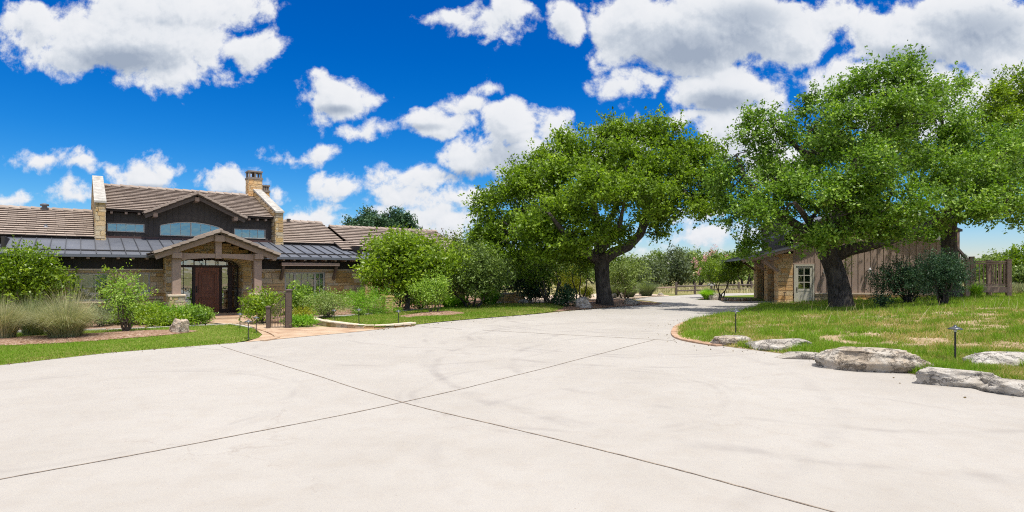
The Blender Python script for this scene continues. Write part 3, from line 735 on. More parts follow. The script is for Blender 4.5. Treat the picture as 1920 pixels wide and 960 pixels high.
def rock(name, label, base, sx, sy, sz, mat, seed=0, rz=0., rough=.16, group=None, flat_top=.6, sub=4, layer=.0):
    """weathered boulder: displaced sphere squared off towards a slab, base sunk in the ground"""
    rg = np.random.default_rng(seed+11); import bmesh
    bm = bmesh.new(); bmesh.ops.create_icosphere(bm, subdivisions=sub, radius=1)
    ph = rg.uniform(0, 6.28, (14,)); fr = rg.uniform(1.5, 9, (14, 3)); am = rg.uniform(.2, 1, 14)/(1+np.linalg.norm(fr, axis=1)*.28)
    co = np.array([v.co[:] for v in bm.verts])
    sg = np.sign(co); co2 = sg*np.abs(co)**(1-.62*flat_top); co2 /= (np.abs(co2)**4).sum(1, keepdims=True)**.25
    for _ in range(11):
        nn = rg.normal(0, 1, 3); nn[2] *= .7; nn /= np.linalg.norm(nn); dd = rg.uniform(.62, .88); ov = co2@nn-dd
        co2 = co2-np.where(ov > 0, ov, 0)[:, None]*nn*.92
    d = (np.sin(co2@fr.T+ph)*am).sum(1)
    d2 = np.abs(np.sin(co2@(fr[:5].T*3)+ph[:5])).sum(1)*.12
    co3 = co2*(1+rough*(d*.5-d2))[:, None]
    if layer: co3[:, :2] *= (1+layer*np.sin(co3[:, 2]*9+ph[0]+co3[:, 0]*1.2))[:, None]
    st = np.tanh(3.5*np.sin(co3[:, 2]*7.5+ph[1]+.8*np.sin(co3[:, 0]*2+ph[2])))
    if layer: co3[:, :2] *= (1+layer*.9*st)[:, None]
    for v, c in zip(bm.verts, co3): v.co = (c[0]*sx/2, c[1]*sy/2, c[2]*sz*(1.0 if c[2] > 0 else .35)+sz*.06)
    me = bpy.data.meshes.new(name); bm.to_mesh(me); bm.free()
    me.polygons.foreach_set('use_smooth', [True]*len(me.polygons))
    o = link_mesh(name, me, mat); o.location = base; o.rotation_euler.z = rz
    return tag(o, label, 'rock' if sz < .5 else 'boulder', group)
def _rock(n, pal):
    f = n.noise(n.pos, 2.2, 8, .7, .4); g = n.noise(n.pos, 9, 7, .72)
    col = n.ramp(f, pal)
    col = n.mix(n.maprange(g, .52, .72, 0, .55), col, (.16, .145, .125))
    v = n.node('ShaderNodeTexVoronoi'); v.feature = 'DISTANCE_TO_EDGE'; v.inputs['Scale'].default_value = 2.2
    n.l.new(n.vmath('ADD', n.vmath('MULTIPLY', n.pos, (1, 1, 2)), n.noise(n.pos, 3, 5, .7, out='Color')), v.inputs['Vector'])
    col = n.mix(n.maprange(v.outputs['Distance'], 0, .025, .35, 0), col, (.14, .11, .09))
    bump(n, n.math('ADD', n.math('ADD', f, n.math('MULTIPLY', g, .7)), n.maprange(v.outputs['Distance'], 0, .06, -.4, 0)), 1.0, .08); return col
M['ledge'] = material('weathered_limestone', lambda n: _rock(n, [(.3, (.27, .22, .165)), (.45, (.43, .36, .28)), (.6, (.52, .475, .41)), (.75, (.62, .59, .54))]), .92, .15)
M['ledge_grey'] = material('pale_grey_limestone', lambda n: _rock(n, [(.3, (.31, .275, .23)), (.5, (.48, .44, .385)), (.7, (.63, .60, .555))]), .92, .15)
M['karst'] = material('pitted_limestone', lambda n: _rock(n, [(.3, (.32, .22, .15)), (.5, (.52, .42, .33)), (.7, (.62, .55, .47))]), .95, .1)

# ------------------------------------------------------------------ building helpers
STONE_H = [.13, .18, .22, .26, .30]
def stone_field(mb, P, x0, x1, z0, z1, hole=None, brk=(), lmin=.22, lmax=.68, gap=.012, depth=.03, hs=STONE_H, rng=None, mort=1):
    """random ashlar: real blocks standing proud of a mortar bed. P(x,z,out)->3d point. hole(za,zb)->list of (xa,xb)"""
    R = rng or random; zs = sorted(set([z0, z1]+[b for b in brk if z0 < b < z1])); rows = []
    for a, b in zip(zs[:-1], zs[1:]):
        z = a
        while z < b-1e-6:
            h = R.choice(hs)
            if b-z-h < .1: h = b-z
            rows.append((z, min(z+h, b))); z += h
    for a, b in rows:
        segs = [(x0, x1)]
        if hole:
            for (ha, hb) in hole(a, b):
                segs = [s for (p, q) in segs for s in ((p, min(q, ha)), (max(p, hb), q)) if s[1]-s[0] > .02]
        for p, q in segs:
            mb.face([P(p, a, 0), P(q, a, 0), P(q, b, 0), P(p, b, 0)], .5, mort)
            x = p; first = True
            while x < q-1e-6:
                l = R.uniform(lmin, lmax)*(1.25 if b-a > .2 else 1)
                if first: l *= R.uniform(.4, 1); first = False
                if q-x-l < .15: l = q-x
                xe = min(x+l, q); parts = [(a, b)]
                if b-a > .24 and l < .5 and R.random() < .35: m = a+(b-a)*R.uniform(.4, .6); parts = [(a, m), (m, b)]
                for (za, zb) in parts:
                    g = gap/2; o = depth*R.uniform(.5, 1.2); c = .008
                    f = [(x+g, za+g), (xe-g, za+g), (xe-g, zb-g), (x+g, zb-g)]
                    i = [(x+g+c, za+g+c), (xe-g-c, za+g+c), (xe-g-c, zb-g-c), (x+g+c, zb-g-c)]
                    vs = [P(u, w, 0) for u, w in f]+[P(u, w, o) for u, w in i]
                    mb.raw(vs, [(4, 5, 6, 7), (0, 1, 5, 4), (1, 2, 6, 5), (2, 3, 7, 6), (3, 0, 4, 7)], R.random(), 0)
                x = xe
def front(y): return lambda x, z, o: (x, y-o, z)            # faces -y
def leftf(x_): return lambda u, z, o: (x_-o, u, z)          # faces -x, u runs along y
def rightf(x_): return lambda u, z, o: (x_+o, u, z)
def stone_box(mb, x0, x1, y0, y1, z0, z1, **kw):
    stone_field(mb, front(y0), x0, x1, z0, z1, **kw); stone_field(mb, leftf(x0), y0, y1, z0, z1, **kw)
    stone_field(mb, rightf(x1), y0, y1, z0, z1, **kw); stone_field(mb, lambda x, z, o: (x, y1+o, z), x0, x1, z0, z1, **kw)
    mb.box(x0+.001, x1-.001, y0+.001, y1-.001, z0, z1, .5, 1)
def tile_slope(mb, A, along, upv, W_, Lh, course=.33, tw=.34, thick=.035, skip=None):
    """overlapping flat roof tiles; A lower-left corner, along = unit eave direction, upv = unit upslope direction"""
    A = Vector(A); al = Vector(along).normalized(); up = Vector(upv).normalized(); nr = al.cross(up).normalized()
    if nr.z < 0: nr = -nr
    n = max(1, round(Lh/course)); course = Lh/n
    mb.face([A, A+al*W_, A+al*W_+up*Lh, A+up*Lh], .5, 1) if not skip else None
    for i in range(n):
        off = random.uniform(0, tw); x = -off; row = random.gauss(.5, .12)
        while x < W_-.01:
            a = max(0, x)+.003; b = min(W_, x+tw)-.003; x += tw
            if b-a < .03: continue
            lift = thick+.036+random.uniform(0, .012); dz = random.uniform(-.008, .008)
            p = A+al*a+up*(i*course-.02+dz); q = A+al*b+up*(i*course-.02+dz)
            e = course+.03
            if skip and skip((p+q)/2+up*course/2): continue
            v = [p+nr*.034, q+nr*.034, q+up*e+nr*.004, p+up*e+nr*.004, p+nr*(lift), q+nr*(lift), q+up*e+nr*(thick*.55), p+up*e+nr*(thick*.55)]
            tt_ = min(1, max(0, row+random.gauss(0, .17)))
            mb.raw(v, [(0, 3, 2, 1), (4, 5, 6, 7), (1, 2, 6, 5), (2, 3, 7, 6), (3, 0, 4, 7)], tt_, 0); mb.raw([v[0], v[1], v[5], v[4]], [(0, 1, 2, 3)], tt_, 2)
def rake_tiles(mb, a, b, w=.2, h=.11, step=.33, drop=(0, 0, 0)):
    a = Vector(a); b = Vector(b); d = b-a; n = max(1, round(d.length/step)); u = d/n
    for i in range(n):
        p = a+u*i; q = p+u*1.06; lf = Vector((0, 0, .02))
        mb.bar(p+lf*1.2, q-lf*.2, w, h, (0, 0, 1), random.random(), 0)
def ridge_caps(mb, a, b, step=.4, w=.26, h=.09):
    a = Vector(a); b = Vector(b); d = b-a; n = max(1, round(d.length/step)); u = d/n; s = u.normalized().cross(Vector((0, 0, 1)))
    for i in range(n):
        p = a+u*i; q = p+u*1.05; z0 = Vector((0, 0, .03)); tint = random.random()
        pr = [(-w/2, -.02), (-w*.25, h*.75), (0, h), (w*.25, h*.75), (w/2, -.02)]
        A_ = [p+z0*1.2+s*x+Vector((0, 0, z)) for x, z in pr]; B_ = [q+s*x+Vector((0, 0, z)) for x, z in pr]
        vs = A_+B_; mb.raw(vs, [(k, k+1, k+6, k+5) for k in range(4)]+[(4, 3, 2, 1, 0), (5, 6, 7, 8, 9)], tint, 0)
def battens(mb, y, x0, x1, zb, zt, step=.3, w=.045, d=.022):
    """board-and-batten on a wall facing -y; zt may be a function of x"""
    n = int((x1-x0)/step); off = ((x1-x0)-n*step)/2
    for i in range(n+1):
        x = x0+off+i*step; z = zt(x) if callable(zt) else zt
        if z-zb > .05: mb.box(x-w/2, x+w/2, y-d, y-.001, zb, z, random.random())
def window(parent, x0, x1, z0, z1, y, cols=2, rows=2, fw=.055, fmat='frame', arch=0.0, blind=None, splits=None, name='window', mw=.018, label=None, tilt=0, glass='glass'):
    """window facing -y: frame with bars, glass pane as a sub-part, dark room behind"""
    mb = MB(); A = arch; H = z1-A; mid = (x0+x1)/2; hw = (x1-x0)/2
    top = lambda x: H+A*(1-((x-mid)/hw)**2) if A else z1
    def outline(k, inset): return [(x0+inset+(x1-x0-2*inset)*i/k, top(x0+inset+(x1-x0-2*inset)*i/k)-(inset if A else inset)) for i in range(k+1)]
    mb.box(x0, x0+fw, y-.05, y+.03, z0, H if A else z1, .5); mb.box(x1-fw, x1, y-.05, y+.03, z0, H if A else z1, .5)
    mb.box(x0+fw, x1-fw, y-.05, y+.03, z0, z0+fw, .5)
    if A:
        o = outline(14, 0)
        for (xa, za), (xb, zb) in zip(o[:-1], o[1:]): mb.hexa([(xa, y-.05, za-fw), (xb, y-.05, zb-fw), (xb, y+.03, zb-fw), (xa, y+.03, za-fw), (xa, y-.05, za), (xb, y-.05, zb), (xb, y+.03, zb), (xa, y+.03, za)])
    else: mb.box(x0+fw, x1-fw, y-.05, y+.03, z1-fw, z1, .5)
    for s_ in (splits or []): mb.box(s_-fw*.6, s_+fw*.6, y-.045, y+.03, z0+fw, top(s_)-fw, .5)
    for i in range(1, cols):
        x = x0+(x1-x0)*i/cols; mb.box(x-mw/2, x+mw/2, y-.02, y+.02, z0+fw, top(x)-fw, .5)
    for j in range(1, rows):
        z = z0+(H-z0 if A else z1-z0)*j/rows; mb.box(x0+fw, x1-fw, y-.018, y+.018, z-mw/2, z+mw/2, .5)
    f = mb.build(name, M[fmat], parent)
    if label: f['label'] = label
    g = MB(); o = outline(14 if A else 1, fw*.6)
    dy = tilt*(z1-z0)
    g.face([(x0+fw*.6, y, z0+fw*.6), (x1-fw*.6, y, z0+fw*.6)]+[(x, y+dy, z) for x, z in o[::-1]], .5)
    g.build('pane', M[glass], f)
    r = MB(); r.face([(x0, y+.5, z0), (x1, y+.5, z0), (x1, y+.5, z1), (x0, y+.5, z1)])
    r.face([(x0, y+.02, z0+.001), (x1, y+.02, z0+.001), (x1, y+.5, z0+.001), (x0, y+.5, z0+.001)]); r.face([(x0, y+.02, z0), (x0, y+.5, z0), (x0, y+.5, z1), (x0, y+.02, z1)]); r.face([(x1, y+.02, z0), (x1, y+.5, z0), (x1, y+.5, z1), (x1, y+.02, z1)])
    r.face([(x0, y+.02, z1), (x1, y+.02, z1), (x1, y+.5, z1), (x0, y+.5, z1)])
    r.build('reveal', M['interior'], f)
    if blind:
        b = MB(); zb = z1-(z1-z0)*blind; n = int((z1-zb)/.05)
        for i in range(n):
            z = z1-fw-i*.05; b.face([(x0+fw, y+.07, z), (x1-fw, y+.07, z), (x1-fw, y+.095, z-.047), (x0+fw, y+.095, z-.047)])
        b.build('blind', M['blind'], f)
    return f

M['tile_butt'] = m_noisy('shaded_tile_edge', (.10, .075, .06), (.16, .125, .10), 6)  # dark butt colour paints the shadow line below each tile course
# ------------------------------------------------------------------ the ranch house
HA = math.atan2(.593, .805); HN = Vector((-.593, .805, 0)); HU = Vector((.805, .593, 0)); HQ = 29.0
house = thing('ranch_house', 'low stone and dark board ranch house with tan tiled roofs and a gabled timber porch', 'house', HN*HQ, HA)
def hw(s, y, z=0): return HN*(HQ+y)+HU*s+Vector((0, 0, z))
# stone wall with window openings
WIN_L = (-.0, 1.12); WIN_S = (2.0, 2.42)
holes = [(-.38, .94, .75, 1.86), (1.93, 2.38, 1.0, 1.86), (7.85, 9.78, .72, 1.9)]
def hh(a, b): return [(x0, x1) for x0, x1, z0, z1 in holes if a < z1-.001 and b > z0+.001]
mb = MB(); zb = [z for h in holes for z in h[2:]]
stone_field(mb, front(-.1), -2.35, 2.9, -.05, 1.97, hh, zb); stone_field(mb, leftf(-2.35), -.1, 3.3, -.05, 1.97); mb.build('stone_wall', [M['stone'], M['mortar']], house)
mb = MB(); stone_field(mb, front(-.1), 6.22, 11.75, -.05, 1.97, hh, zb)
stone_field(mb, rightf(11.75), -.1, 1.6, -.05, 1.97)
mb.build('stone_wall', [M['stone'], M['mortar']], house)
mb = MB(); mb.box(-2.36, 2.9, -.14, 0, 1.972, 2.03); mb.build('ledge_trim', M['capstone'], house); mb = MB(); mb.box(6.22, 11.76, -.14, 0, 1.972, 2.03); mb.build('ledge_trim', M['capstone'], house)
# dark boards above the stone
mb = MB()
mb.box(-2.38, 2.88, -.12, .1, 2.032, 2.80); battens(mb, -.12, -2.38, 2.88, 2.032, 2.6)
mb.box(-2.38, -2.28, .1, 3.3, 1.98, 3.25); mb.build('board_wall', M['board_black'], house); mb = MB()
mb.box(6.24, 11.78, -.12, .1, 2.032, 2.80); battens(mb, -.12, 6.24, 11.78, 2.032, 2.6)
mb.box(11.68, 11.78, .1, 3.3, 1.98, 3.25)
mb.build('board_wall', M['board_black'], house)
# stone entry block with the arched opening
def arch_hole(a, b):
    m = (a+b)/2; c, hw_ = 4.54, 1.32
    if m < 2.12: return [(c-hw_, c+hw_)]
    if m < 2.52: w_ = hw_*math.sqrt(max(0, 1-((m-2.12)/.42)**2)); return [(c-w_, c+w_)]
    return []
mb = MB()
stone_field(mb, front(-.8), 2.88, 6.2, 0, 2.12, arch_hole, [2.12])
stone_field(mb, front(-.8), 2.88, 6.2, 2.12, 2.56, arch_hole, hs=[.055], lmin=.3)
for k in range(19):      # voussoirs
    a0, a1 = math.pi*k/19+.02, math.pi*(k+1)/19-.02
    pt = lambda a, r: (4.54+math.cos(a)*(1.30+r), 2.12+math.sin(a)*(.42+r))
    q = [pt(a0, 0), pt(a0, .27), pt(a1, .27), pt(a1, 0)]
    mb.prism([(x, -.86, z) for x, z in q], (0, .12, 0), random.random(), 0)
stone_field(mb, front(-.8), 2.6, 6.5, 2.56, 3.45, lambda a, b: [(0, 4.54-max(0.01, (3.42-(a+b)/2)/.392)), (4.54+max(.01, (3.42-(a+b)/2)/.392), 9)], hs=[.11, .15, .18])
stone_field(mb, rightf(6.2), -.8, -.1, 0, 2.9); stone_field(mb, leftf(2.88), -.8, -.1, 0, 2.9)
stone_field(mb, leftf(5.86), -.79, -.02, 0, 2.2); stone_field(mb, rightf(3.22), -.79, -.02, 0, 2.2)
mb.build('entry_wall', [M['stone'], M['mortar']], house)
mb = MB(); c = 4.54
for k in range(16):      # soffit of the arch
    a0, a1 = math.pi*k/16, math.pi*(k+1)/16
    p = lambda a: (4.54+math.cos(a)*1.31, 2.12+math.sin(a)*.43)
    (xa, za), (xb, zb_) = p(a0), p(a1); mb.face([(xa, -.79, za), (xb, -.79, zb_), (xb, .1, zb_), (xa, .1, za)], .4)
mb.build('arch_soffit', M['mortar'], house)
# door assembly
mb = MB(); FZ = .07
mb.box(3.2, 4.0, .02, .09, FZ, FZ+.16); mb.box(3.2, 3.28, .0, .1, FZ, 2.6); mb.box(3.98, 4.08, -.01, .1, FZ, 2.1)
mb.box(5.04, 5.14, -.01, .1, FZ, 2.1); mb.box(5.80, 5.88, 0, .1, FZ, 2.6); mb.box(3.28, 5.8, -.005, .1, 2.10, 2.19); mb.box(3.2, 5.88, 0, .1, 2.5, 2.62)
mb.box(5.14, 5.8, .02, .09, FZ, FZ+.16); mb.box(5.42, 5.56, .0, .1, FZ+.16, 2.1)
for x in (3.62, 4.04, 4.5, 4.96, 5.36): mb.box(x-.018, x+.018, .02, .08, 2.19, 2.5)
mb.build('door_frame', M['door_frame'], house)
def light_pane(nm, x0, x1, z0, z1, nx, nz):
    b = MB(); w_ = .022
    for i in range(1, nx): x = x0+(x1-x0)*i/nx; b.box(x-w_/2, x+w_/2, .035, .065, z0, z1)
    for j in range(1, nz): z = z0+(z1-z0)*j/nz; b.box(x0, x1, .037, .067, z-w_/2, z+w_/2)
    b.box(x0, x0+.02, .036, .066, z0, z1); b.box(x1-.02, x1, .036, .066, z0, z1); b.box(x0, x1, .034, .064, z0, z0+.015)
    o = b.build(nm, M['frame_dark'], house); g = MB(); g.face([(x0, .05, z0), (x1, .05, z0), (x1, .05, z1), (x0, .05, z1)]); g.build('pane', M['glass'], o)
light_pane('sidelight', 3.28, 3.98, FZ+.16, 2.10, 2, 4); light_pane('sidelight', 5.14, 5.42, FZ+.16, 2.10, 1, 4); light_pane('sidelight', 5.56, 5.8, FZ+.16, 2.10, 1, 3)
light_pane('transom', 3.28, 5.8, 2.19, 2.5, 1, 1)
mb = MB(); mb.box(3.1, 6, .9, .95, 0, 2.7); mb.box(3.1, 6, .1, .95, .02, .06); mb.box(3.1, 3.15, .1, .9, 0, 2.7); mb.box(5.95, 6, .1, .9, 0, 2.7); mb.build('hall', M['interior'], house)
mb = MB(); DX0, DX1 = 4.08, 5.04
mb.box(DX0, DX1, .01, .07, FZ+.01, 2.10)
def ring(m_, x0, x1, z0, z1, y, w_, arch=0):
    m_.box(x0, x0+w_, y-.025, y, z0, z1); m_.box(x1-w_, x1, y-.025, y, z0, z1); m_.box(x0+w_, x1-w_, y-.025, y, z0, z0+w_)
    if arch:
        for i in range(8):
            xa = x0+(x1-x0)*i/8; xb = x0+(x1-x0)*(i+1)/8; za = z1+arch*(1-(2*i/8-1)**2); zb_ = z1+arch*(1-(2*(i+1)/8-1)**2)
            m_.hexa([(xa, y-.025, za-w_), (xb, y-.025, zb_-w_), (xb, y, zb_-w_), (xa, y, za-w_), (xa, y-.025, za), (xb, y-.025, zb_), (xb, y, zb_), (xa, y, za)])
    else: m_.box(x0+w_, x1-w_, y-.025, y, z1-w_, z1)
ring(mb, DX0+.13, DX1-.13, .95, 1.84, .01, .06, .1); ring(mb, DX0+.13, DX1-.13, .22, .78, .01, .06)
mb.box(DX0+.24, DX1-.24, -.005, .01, 1.06, 1.80); mb.box(DX0+.24, DX1-.24, -.005, .01, .33, .68)
door = mb.build('front_door', M['door'], house, .006)
mb = MB(); mb.tube([(DX0+.06, -.01, 1.02), (DX0+.06, -.07, 1.04), (DX0+.06, -.07, 1.22), (DX0+.06, -.01, 1.24)], .012, 8); mb.box(DX0+.035, DX0+.085, -.004, .01, .98, 1.3); mb.build('handle', M['black'], door)
# porch
mb = MB(); mb.box(2.55, 6.55, -3.05, -.1, -.02, FZ); mb.box(2.5, 6.6, -3.1, -3.05, -.02, .05); mb.build('porch_floor', M['flag'], house)
for x in (3.05, 6.05):
    mb = MB(); stone_box(mb, x-.26, x+.26, -2.86, -2.34, 0, .94, lmin=.12, lmax=.3, hs=[.1, .14, .18]); pr = mb.build('porch_pier', [M['stone'], M['mortar']], house)
    mb = MB(); mb.box(x-.31, x+.31, -2.91, -2.29, .942, 1.02); mb.build('capstone', M['capstone'], pr, .012)
    mb = MB(); mb.box(x-.15, x+.15, -2.75, -2.45, 1.02, 2.42); mb.build('porch_post', M['timber'], house, .012)
    mb = MB(); mb.box(x-.17, x+.17, -2.95, -.8, 2.43, 2.66); mb.build('porch_beam', M['timber'], house, .01)
    sgn = 1 if x < 4 else -1
    mb = MB(); mb.bar((x, -2.43, 1.65), (x, -1.7, 2.40), .1, .14); mb.build('brace', M['timber'], house, .008)
mb = MB(); N_ = 16; X0, X1 = 3.22, 5.88        # tie beam with an arched underside
for i in range(N_):
    xa, xb = X0+(X1-X0)*i/N_, X0+(X1-X0)*(i+1)/N_; f_ = lambda x: 2.37+.10*(1-((x-4.55)/1.33)**2)
    mb.hexa([(xa, -2.72, f_(xa)), (xb, -2.72, f_(xb)), (xb, -2.48, f_(xb)), (xa, -2.48, f_(xa)), (xa, -2.72, 2.64), (xb, -2.72, 2.64), (xb, -2.48, 2.64), (xa, -2.48, 2.64)])
mb.build('tie_beam', M['timber'], house)
mb = MB(); mb.box(4.42, 4.66, -2.75, -2.47, 2.44, 3.2); mb.box(4.36, 4.72, -3.02, -2.3, 3.12, 3.38); mb.build('king_post', M['timber'], house, .01)
PR = .392; pl = math.hypot(1, PR); PZ = 3.50; PHW = 2.30
for sg in (-1, 1):
    mb = MB(); mb.bar((4.54+sg*(PHW-.08), -2.86, PZ-PR*(PHW-.08)-.16), (4.54+sg*.02, -2.86, PZ-.16), .12, .19); mb.build('rake_board', M['timber'], house)
    mb = MB(); xe = 4.54+sg*PHW; ze = PZ-PR*PHW
    a_ = (xe, -3.1, ze)
    tile_slope(mb, a_, (0, 1, 0), (-sg, 0, PR), 6.3, PHW*pl)
    rake_tiles(mb, (xe, -3.1, ze+.03), (4.54, -3.1, PZ+.05), .26, .10)
    mb.hexa([(xe, -3.08, ze-.05), (xe, 3.2, ze-.05), (4.54, 3.2, PZ-.05), (4.54, -3.08, PZ-.05), (xe, -3.08, ze-.005), (xe, 3.2, ze-.005), (4.54, 3.2, PZ-.005), (4.54, -3.08, PZ-.005)] , .5, 1)
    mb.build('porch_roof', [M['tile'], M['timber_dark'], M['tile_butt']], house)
mb = MB(); ridge_caps(mb, (4.54, -3.15, PZ+.03), (4.54, 3.2, PZ+.03)); mb.build('ridge_cap', M['tile'], house)
# metal skirt roof with standing seams
MZ0, MY0, MY1, MS = 2.60, -.8, 3.25, .2115
mz = lambda y: MZ0+MS*(y-MY0)
for (x0, x1, nm) in ((-2.45, 11.35, 'metal_roof'),):
    mb = MB(); mb.hexa([(x0, MY0, MZ0-.05), (x1, MY0, MZ0-.05), (x1, MY1, mz(MY1)-.05), (x0, MY1, mz(MY1)-.05), (x0, MY0, MZ0), (x1, MY0, MZ0), (x1, MY1, mz(MY1)), (x0, MY1, mz(MY1))])
    mb.box(x0, x1, MY0-.02, MY0-.001, MZ0-.11, MZ0+.004)
    mr = mb.build(nm, M['metal_roof'], house); mb = MB(); x = x0+.02
    while x < x1:
        mb.hexa([(x-.014, MY0-.02, MZ0+.002), (x+.014, MY0-.02, MZ0+.002), (x+.014, MY1, mz(MY1)+.002), (x-.014, MY1, mz(MY1)+.002), (x-.014, MY0-.02, MZ0+.045), (x+.014, MY0-.02, MZ0+.045), (x+.014, MY1, mz(MY1)+.045), (x-.014, MY1, mz(MY1)+.045)]); x += .492
    mb.build('standing_seam', M['seam'], mr)
mb = MB(); mb.hexa([(11.3, MY0-.3, 2.50), (12.6, MY0+.3, 2.62), (12.6, 1.2, 2.95), (11.3, 1.2, 2.99), (11.3, MY0-.3, 2.53), (12.6, MY0+.3, 2.65), (12.6, 1.2, 2.98), (11.3, 1.2, 3.02)]); mb.build('valley_flashing', M['metal_roof'], house)
for i in range(28):      # rafter tails under the metal eave
    x = -2.2+i*.492
    if 2.3 < x < 6.7 or x > 11.2: continue
    mb = MB(); mb.box(x-.05, x+.05, -.74, -.13, 2.42, 2.535); mb.build('rafter_tail', M['timber'], house)
# awning beam with brackets over the big window
mb = MB(); mb.box(7.55, 10.3, -.72, -.60, 2.19, 2.34); mb.build('awning_beam', M['timber'], house, .008)
for x in (7.66, 10.18):
    mb = MB(); mb.bar((x, -.14, 1.55), (x, -.64, 2.2), .11, .14); mb.box(x-.055, x+.055, -.6, -.14, 2.2, 2.33); mb.build('bracket', M['timber_dark'], house, .006)
# lower windows
window(house, -.38, .94, .75, 1.86, .0, 3, 2, blind=.5, glass='glass_clear', label='wide lower window left of the porch with blinds half down')
window(house, 1.93, 2.38, 1.0, 1.86, .0, 2, 2, glass='glass_clear', label='narrow lower window just left of the porch')
window(house, 7.85, 9.78, .72, 1.9, .0, 1, 1, fw=.075, splits=[8.33, 9.30], blind=.55, glass='glass_clear', label='triple window right of the porch with blinds half down')
mb = MB()
for (x0, x1, n_) in ((7.93, 8.28, 2), (8.38, 9.25, 3), (9.35, 9.70, 2)):
    for i in range(1, n_): x = x0+(x1-x0)*i/n_; mb.box(x-.01, x+.01, -.03, .01, .8, 1.83)
    mb.box(x0, x1, -.028, .008, 1.30, 1.32)
    mb.box(x0, x1, -.028, .008, 1.56, 1.575) if n_ == 2 else mb.box(x0, x1, -.028, .008, 1.06, 1.075)
mb.build('window_bars', M['frame'], house)
for q in ((-.45, 1.0, .66, .748), (1.88, 2.43, .91, .998), (7.78, 9.85, .63, .718)):
    mb = MB(); mb.box(q[0], q[1], -.17, -.03, q[2], q[3]); mb.build('window_sill', M['capstone'], house)
# upper storey: board wall with a dormer gable, clerestory windows
UZ0 = mz(3.25)-.02; UE = 4.7; DC = 4.54; DZ = 5.63; DP = .485; DH = 2.19
gab = lambda x: max(4.62, DZ-.10-DP*abs(x-DC)) if abs(x-DC) < DH-.1 else 4.62
uh = [(.99, 2.43, 3.74, 4.13), (3.05, 5.66, 3.63, 4.33), (6.29, 7.79, 3.63, 4.10)]
mb = MB(); xs = sorted(set([.9, 8.15, DC]+[v for h in uh for v in h[:2]]+[DC+DH*k/8 for k in range(-8, 9)]))
for a, b in zip(xs[:-1], xs[1:]):
    m_ = (a+b)/2; cut = [h for h in uh if h[0] < m_ < h[1]]
    def quad(zl, zl2, zh, zh2): mb.face([(a, 3.3, zl), (b, 3.3, zl2), (b, 3.3, zh2), (a, 3.3, zh)], .5)
    if cut:
        h = cut[0]; tp = (lambda x: 4.12+.21*(1-((x-4.355)/1.305)**2)) if h[0] == 3.05 else (lambda x: h[3])
        quad(UZ0, UZ0, h[2], h[2]); quad(tp(a), tp(b), gab(a), gab(b))
    else: quad(UZ0, UZ0, gab(a), gab(b))
n_ = 28
for i in range(n_):
    x = 1.0+i*(7.05/(n_-1)); cut = [h for h in uh if h[0]-.03 < x < h[1]+.03]
    if cut:
        mb.box(x-.02, x+.02, 3.278, 3.299, cut[0][3]+.06, gab(x)); mb.box(x-.02, x+.02, 3.278, 3.299, UZ0, cut[0][2]-.05)
    else: mb.box(x-.02, x+.02, 3.278, 3.299, UZ0, gab(x))
for (x0, x1, z0, z1) in (uh[0], uh[2]):      # trim round the windows
    for q in ((x0-.12, x1+.12, z1, z1+.09), (x0-.12, x0, z0-.09, z1), (x1, x1+.12, z0-.09, z1)): mb.box(q[0], q[1], 3.265, 3.298, q[2], q[3])
mb.box(.9, 8.15, 3.26, 3.297, UZ0, UZ0+.10)
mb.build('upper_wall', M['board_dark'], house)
mb = MB(); mb.box(.8, 8.2, 3.2, 3.262, UZ0-.03, UZ0+.10); mb.build('flashing', M['flashing'], house)
window(house, *uh[0], 3.30, 4, 1, fw=.04, tilt=.0, label='clerestory window nearest the left stone parapet'); window(house, uh[2][0], uh[2][1], uh[2][2], uh[2][3], 3.30, 4, 1, fw=.04, label='clerestory window nearest the chimney')
window(house, 3.05, 5.66, 3.63, 4.33, 3.30, 6, 1, fw=.04, arch=.21, splits=[4.355], label='wide arched clerestory window under the dormer gable')
# main tiled roof
SL = .35; sl = math.hypot(1, SL); RY = 7.46; RZ = 6.30
dz_ = lambda x: DZ-DP*abs(x-DC)
mb = MB(); sk = lambda p: abs(p.x-DC) < DH and p.z < dz_(p.x)-.03
tile_slope(mb, (.86, 2.9, UE), (1, 0, 0), (0, 1, SL), 7.32, (RY-2.9)*sl, skip=sk)
tile_slope(mb, (.86, 2*RY-2.9, UE), (1, 0, 0), (0, -1, SL), 7.32, (RY-2.9)*sl)
for (a, b, c_) in ((.88, DC-DH+.05, 0), (DC+DH-.05, 8.16, 0)):
    mb.hexa([(a, 2.92, UE-.06), (b, 2.92, UE-.06), (b, 3.4, UE+.108), (a, 3.4, UE+.108), (a, 2.92, UE), (b, 2.92, UE), (b, 3.4, UE+.168), (a, 3.4, UE+.168)], .5, 1)
mb.face([(.88, 3.4, UE+.165), (8.16, 3.4, UE+.165), (8.16, RY, RZ-.01), (.88, RY, RZ-.01)], .5, 1)
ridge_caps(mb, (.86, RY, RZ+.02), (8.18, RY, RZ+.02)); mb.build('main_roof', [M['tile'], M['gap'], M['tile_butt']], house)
for x in (1.15, 1.7, 2.2, 6.95, 7.35, 7.75):
    mb = MB(); mb.box(x-.05, x+.05, 2.96, 3.26, UE-.16, UE-.065); mb.build('rafter_tail', M['timber'], house)
dl = math.hypot(1, DP)
